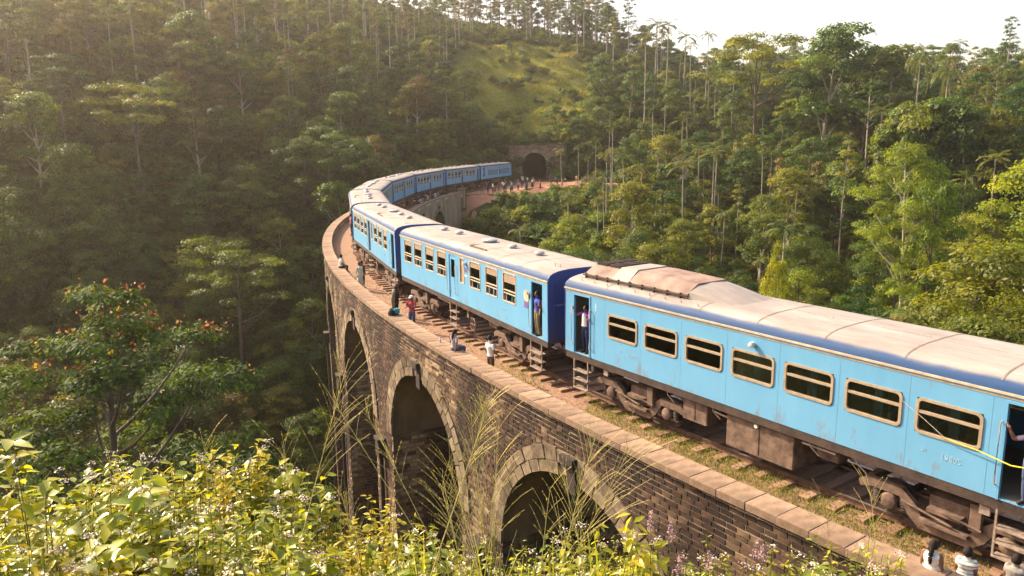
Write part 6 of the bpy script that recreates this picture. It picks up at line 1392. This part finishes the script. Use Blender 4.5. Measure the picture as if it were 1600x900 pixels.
for k, (X, Y, d, lb) in enumerate(((700,800,4.6,'tuft of long blades under the tall dry stalk'),(860,790,4.4,'tuft of bright blades left of the nearest arch opening'),(950,760,4.8,'tuft of bright blades rising across the nearest arch'),(1375,800,5.8,'tuft of thin blades leaning over the coping at bottom right'),(430,850,3.9,'tuft of wide blades at bottom left centre'),(25,850,3.9,'tuft of grass in the bottom left corner'),(1080,860,4.6,'low tuft between the lilac spikes'),(1220,850,5.2,'low tuft left of the bottom right sprig'),(610,850,4.2,'low tuft below the viaduct piers'),(760,770,4.7,'loose tuft right of the tall dry stalk'),(820,820,4.5,'loose tuft under the arch springing'),(910,800,4.6,'loose tuft in the mouth of the nearest arch'),(1000,840,4.9,'loose tuft left of the lilac spikes'),(660,770,4.9,'loose tuft left of the tall dry stalk'),(1140,860,5.1,'loose tuft under the coping, right of the lilac spikes'),(150,800,4.8,'loose tuft among the weeds at lower left'),(330,790,4.9,'loose tuft among the weeds below the silvery sprig'))):
    x, y, g, zt_ = spot(X, Y, d); grass_tuft(700+k, (x, y, g), max(.4, zt_-g), 34 if k not in (4,) else 12, .4, lb, .009 if k != 4 else .02)
def seed_head(seed, px0, py0, px1, py1, d, label, dense=1.0, plume=.35, rad=.002, mat=None):
    """a panicle grass stalk from pixel direction 0 (top) to 1 (foot) at distance d, with fine side branches"""
    rad *= .75; rg = np.random.default_rng(seed); x1, y1, g1, z1 = spot(px1, py1, d); x0, y0, _, z0 = spot(px0, py0, d+rg.uniform(-.2,.2)); top = np.array([x0, y0, z0]); foot = np.array([x1, y1, z1]); dn = unit(foot-top); foot = foot+dn*max(0, (z1-g1))/max(.3, -dn[2])*1.0
    root = empty('seeding_grass', foot, 0, label, 'grass stalk'); cv = bez(foot*0, top-foot, (rg.normal(0,.05), rg.normal(0,.05), .03), 14); mb = MB(); mb.tube(cv, np.linspace(rad*1.6, rad*.6, 14), 4, cap=False); mb.build('stalk', m_strawstem, root, smooth=True)
    Lt = np.linalg.norm(top-foot); mb = MB(); P, D = [], []
    for i in range(int(24*dense)):
        u = 1-plume*rg.random(); j = min(12, int(u*13)); p = cv[j]+(cv[j+1]-cv[j])*(u*13-j); ax = unit(cv[j+1]-cv[j]); a = rg.uniform(0, 6.28); o_ = np.array([math.cos(a), math.sin(a), 0]); l = Lt*plume*rg.uniform(.25,.6)*(1.25-u*.6)
        q = bez(p, p+(ax*.8+o_*.55)*l, (0,0,.15*l), 5); mb.tube(q, [rad*.5]*5, 3, cap=False); m_ = 9; t = rg.random(m_); jj = np.minimum((t*4).astype(int), 3); P.append(q[jj]+(q[jj+1]-q[jj])*(t*4-jj)[:,None]); D.append(np.tile(ax, (m_,1))+rg.normal(0,.3,(m_,3)))
    mb.build('side_branches', m_strawstem, root)['kind'] = 'stuff'; P, D = np.concatenate(P), np.concatenate(D); V, Fq = leaf_quads(P, D, rg.normal(size=P.shape), rg.uniform(.008,.016,len(P)), rg.uniform(.003,.005,len(P)))
    link('seeds', np_mesh('seeds', V, Fq, [mat or m_straw], tint=rg.random(len(Fq))), root)['kind'] = 'stuff'; return root
for k, a in enumerate(((765,628,680,880,4.4,'thick dry stalk with a tan plume, tallest in the foreground',1.6,.30,.005),(735,640,760,860,4.6,'green seed head just left of the dry stalk foot',1.6,.5,.003),(700,720,745,870,4.5,'bushy seed head left of the tall dry stalk',2.0,.6,.003),(690,760,720,880,4.2,'short bushy seed head left of the tall dry stalk',2.0,.6,.003),(570,640,690,880,4.6,'thin seed stalk leaning in from the left, foot by the dry stalk',1,.3,.003),(505,600,690,890,4.7,'long bent straw stalk crossing the piers',.4,.2,.004),(545,560,470,860,5.0,'forked seed stalk before the left pier',1.2,.5,.003),
     (930,685,890,870,4.6,'tall seed head crossing the nearest arch ring',1.6,.45,.003),(985,700,900,860,4.7,'seed head leaning right across the nearest arch',1.3,.5,.003),(880,740,905,880,4.5,'seed head at the left of the nearest arch opening',1.5,.5,.003),(860,760,850,890,4.2,'reddish dry stalk inside the nearest arch',.6,.4,.003),(180,740,165,850,5.4,'small feathery seed head at left',1.6,.6,.003),(30,760,40,860,5.2,'feathery seed head near the left edge',1.6,.6,.003),(320,690,325,800,5.6,'thin seed stalk between the two left shrubs',1,.4,.003),
     (440,690,470,790,5.6,'thin seed stalk right of the silvery sprig',1,.4,.003),(530,760,545,860,5,'thin seed stalk below the left pier',1,.4,.003),(1360,770,1370,880,5.8,'thin stalk against the coping at bottom right',.8,.3,.003),(1290,790,1300,870,5.7,'short stalk left of the thin one at bottom right',.8,.3,.003),(780,650,765,880,4.8,'green seed stalk right of the dry stalk',1.5,.5,.003))):
    seed_head(800+k, *a)
for k, (X, Y, d, lb) in enumerate(((1018,800,5.1,'lilac flower spike above the broad leaved sprig'),(1048,818,5.2,'lilac flower spike right of the highest one'),(1183,845,5.4,'thin brownish flower spike at lower right'),(1108,862,5.0,'short brown flower spike between the two pairs'),(1192,852,5.6,'lilac flower spike beside the thin brownish one'),(1062,870,4.9,'low lilac flower spike near the bottom edge'))):
    x, y, g, zt_ = spot(X, Y, d); r_ = empty('flower_spike', (x, y, g), 0, lb, 'flower'); h = zt_-g; mb = MB(); mb.tube([(0,0,-.1),(.01,0,h*.5),(0,.01,h)], .003, 4); mb.build('stem', m_stemm, r_); rg = np.random.default_rng(k)
    u = rg.random(150); P = np.stack([rg.normal(0,.016,150)*(1.3-u), rg.normal(0,.016,150)*(1.3-u), h-.14+.15*u], 1); V, Fq = leaf_quads(P, rg.normal(size=P.shape), rg.normal(size=P.shape)+[0,0,1], rg.uniform(.010,.02,150), rg.uniform(.006,.012,150)); link('petals', np_mesh('petals', V, Fq, [m_lil]), r_)['kind'] = 'stuff'
# deck weeds beside the track
rg = np.random.default_rng(44); bl = []
ss = rg.uniform(-92, -30, 60000); oo_ = rg.uniform(1.0, 3.15, 60000); keep = rg.random(60000) < np.clip((-ss-58)/16, .05, .95)*np.clip(.35+.9*np.sin(ss*.9+oo_*2.2)*np.sin(ss*.37+1)+.8*(ss < -70), 0, 1); ss, oo_ = ss[keep], oo_[keep]
P = tracks(ss, oo_, ZB-.06); P[:,2] += .015; n = len(P); D = np.stack([rg.normal(0,.5,n), rg.normal(0,.5,n), np.ones(n)], 1); hgt = rg.uniform(.05,.13,n)*np.where(ss < -66, 1.25, .9)
V, Fq = leaf_quads(P+unit(D)*hgt[:,None]*.5, D, rg.normal(size=P.shape), hgt, rg.uniform(.012,.03,n))
o = link('deck_grass', np_mesh('deck_grass', V, Fq, [m_grassb], tint=rg.random(n))); o['kind'] = 'stuff'
n = 9000; ss = rg.uniform(-95, -40, n); oo_ = rg.uniform(-1.4, 3.1, n); P = tracks(ss, oo_, ZB-.07); sz = rg.uniform(.012,.035,n)
tet = np.array([(0,0,1.1),(.9,0,-.3),(-.5,.8,-.3),(-.5,-.8,-.3)]); V = (P[:,None]+(tet[None]*sz[:,None,None])).reshape(-1,3); Fq = (np.arange(n)[:,None,None]*4+np.array([(0,1,2),(0,2,3),(0,3,1)])[None]).reshape(-1,3)
o = link('ballast_stones', np_mesh('ballast_stones', V, Fq, [m_ballast])); o['kind'] = 'stuff'
# grass on the open slope above the tunnel
n = 60000; a = rg.uniform(0, 6.28, n); rr = 30*np.sqrt(rg.random(n)); x = 4+rr*np.cos(a)/1.35; y = 210+rr*np.sin(a)/.75; z = hgrid(x, y); k = y > 171; x, y, z = x[k], y[k], z[k]; n = len(x)
P = np.stack([x, y, z], 1); D = np.stack([rg.normal(0,.45,n), rg.normal(0,.45,n), np.ones(n)], 1); hh = rg.uniform(.3,.9,n)*(.6+.5*np.sin(x*.6)*np.sin(y*.5)); V, Fq = leaf_quads(P+unit(D)*hh[:,None]*.45, D, rg.normal(size=P.shape), hh, hh*.32)
m_dryg = leafmat('dry_hill_grass', (.14,.18,.02), (.25,.27,.035), (.36,.31,.08), trans=.5, hue=.0)
o = link('hill_grass', np_mesh('hill_grass', V, Fq, [m_dryg], tint=np.clip(.5+.3*np.sin(x*.25)*np.cos(y*.2)+rg.normal(0,.15,n), 0, 1))); o['kind'] = 'stuff'
# white houses half hidden on the right ridge
for k, (X, Y, d, lb) in enumerate(((1450,166,128,'white walled house half hidden by trees on the right ridge'),(1497,158,134,'second pale house with a brown roof behind the palms on the right ridge'))):
    x, y = at_dist(X, Y, d); r_ = pix_ray(X, Y); z = CAMZ+r_[2]*d/math.hypot(r_[0], r_[1]); hs_ = empty('hill_house', (x, y, z-2.6), .5+k*.2, lb, 'house'); hs_.scale = (.5,)*3
    mb = MB(); mb.box(-4,4,-2.5,2.5,-4,2.3); mb.build('wall', m_white, hs_); mb = MB(); mb.add([(-4.5,-3.1,2.1),(4.5,-3.1,2.1),(4.5,3.1,2.1),(-4.5,3.1,2.1),(-4.5,0,3.5),(4.5,0,3.5)], [(0,1,5,4),(2,3,4,5),(0,4,3),(1,2,5),(0,3,2,1)]); mb.build('roof', m_rust, hs_)
    for q in (-2.4, 0, 2.4): mb = MB(); mb.box(q-.5,q+.5,-2.56,-2.5,.6,1.7); mb.build('window', m_dark, hs_)

# yellow streamer trailing from the last door of the nearest coach
pts = [in_coach(1, *q)[0] for q in ((11.5,-1.54,2.62),(12.0,-1.56,2.36),(12.45,-1.58,2.10),(13.1,-1.60,2.06),(13.7,-1.62,1.97),(14.0,-1.58,2.0))]
st = empty('streamer', pts[-1], 0, 'thin yellow streamer trailing along the side of the nearest coach at right', 'streamer'); o_ = np.array(pts[-1])
mb = MB(); mb.tube([tuple(np.array(p)-o_) for p in pts[:3]], .005, 5); mb.build('thread', _cl['cream'], st); mb = MB(); mb.tube([tuple(np.array(p)-o_) for p in pts[2:]], [.007,.012,.014,.014], 6); mb.build('ribbon', simple('yellow_ribbon', (.75,.62,.04), .6, (.6,.48,.03)), st)

# passengers by the windows
for i, x, t, lb in ((1, 3.1, 'white', 'passenger in white behind the glass of the first wide window of the nearest coach'),(1, 6.4, 'red', 'passenger in red behind the third wide window of the nearest coach'),(1, 9.5, 'navy', 'passenger in dark clothes behind the fifth wide window of the nearest coach'),(1, 12.7, 'khaki', 'passenger in khaki behind the last wide window of the nearest coach'),
                    (2, 1.3, 'orange', 'passenger in orange in the farthest window of the second coach'),(2, 4.2, 'white', 'passenger in white in the third tall window of the second coach'),(2, 9.3, 'pink', 'passenger in pink in the window just past the purple sign'),(2, 11.0, 'blue', 'passenger in blue in the last window but one of the second coach'),(2, 12.6, 'yellow', 'passenger in yellow in the last window of the second coach'),
                    (3, 2.6, 'red', 'passenger in red in the second tall window of the third coach'),(3, 5.6, 'white', 'passenger in white in the fourth tall window of the third coach'),(3, 10.9, 'grey', 'passenger in grey in the last window but one of the third coach')):
    loc, a = in_coach(i, x, -1.08, ZF+.56); person(psf, loc, a+PI/2*(1 if x > 6 else 3)+(.12 if x > 6 else -.12), t, 'denim', lb)
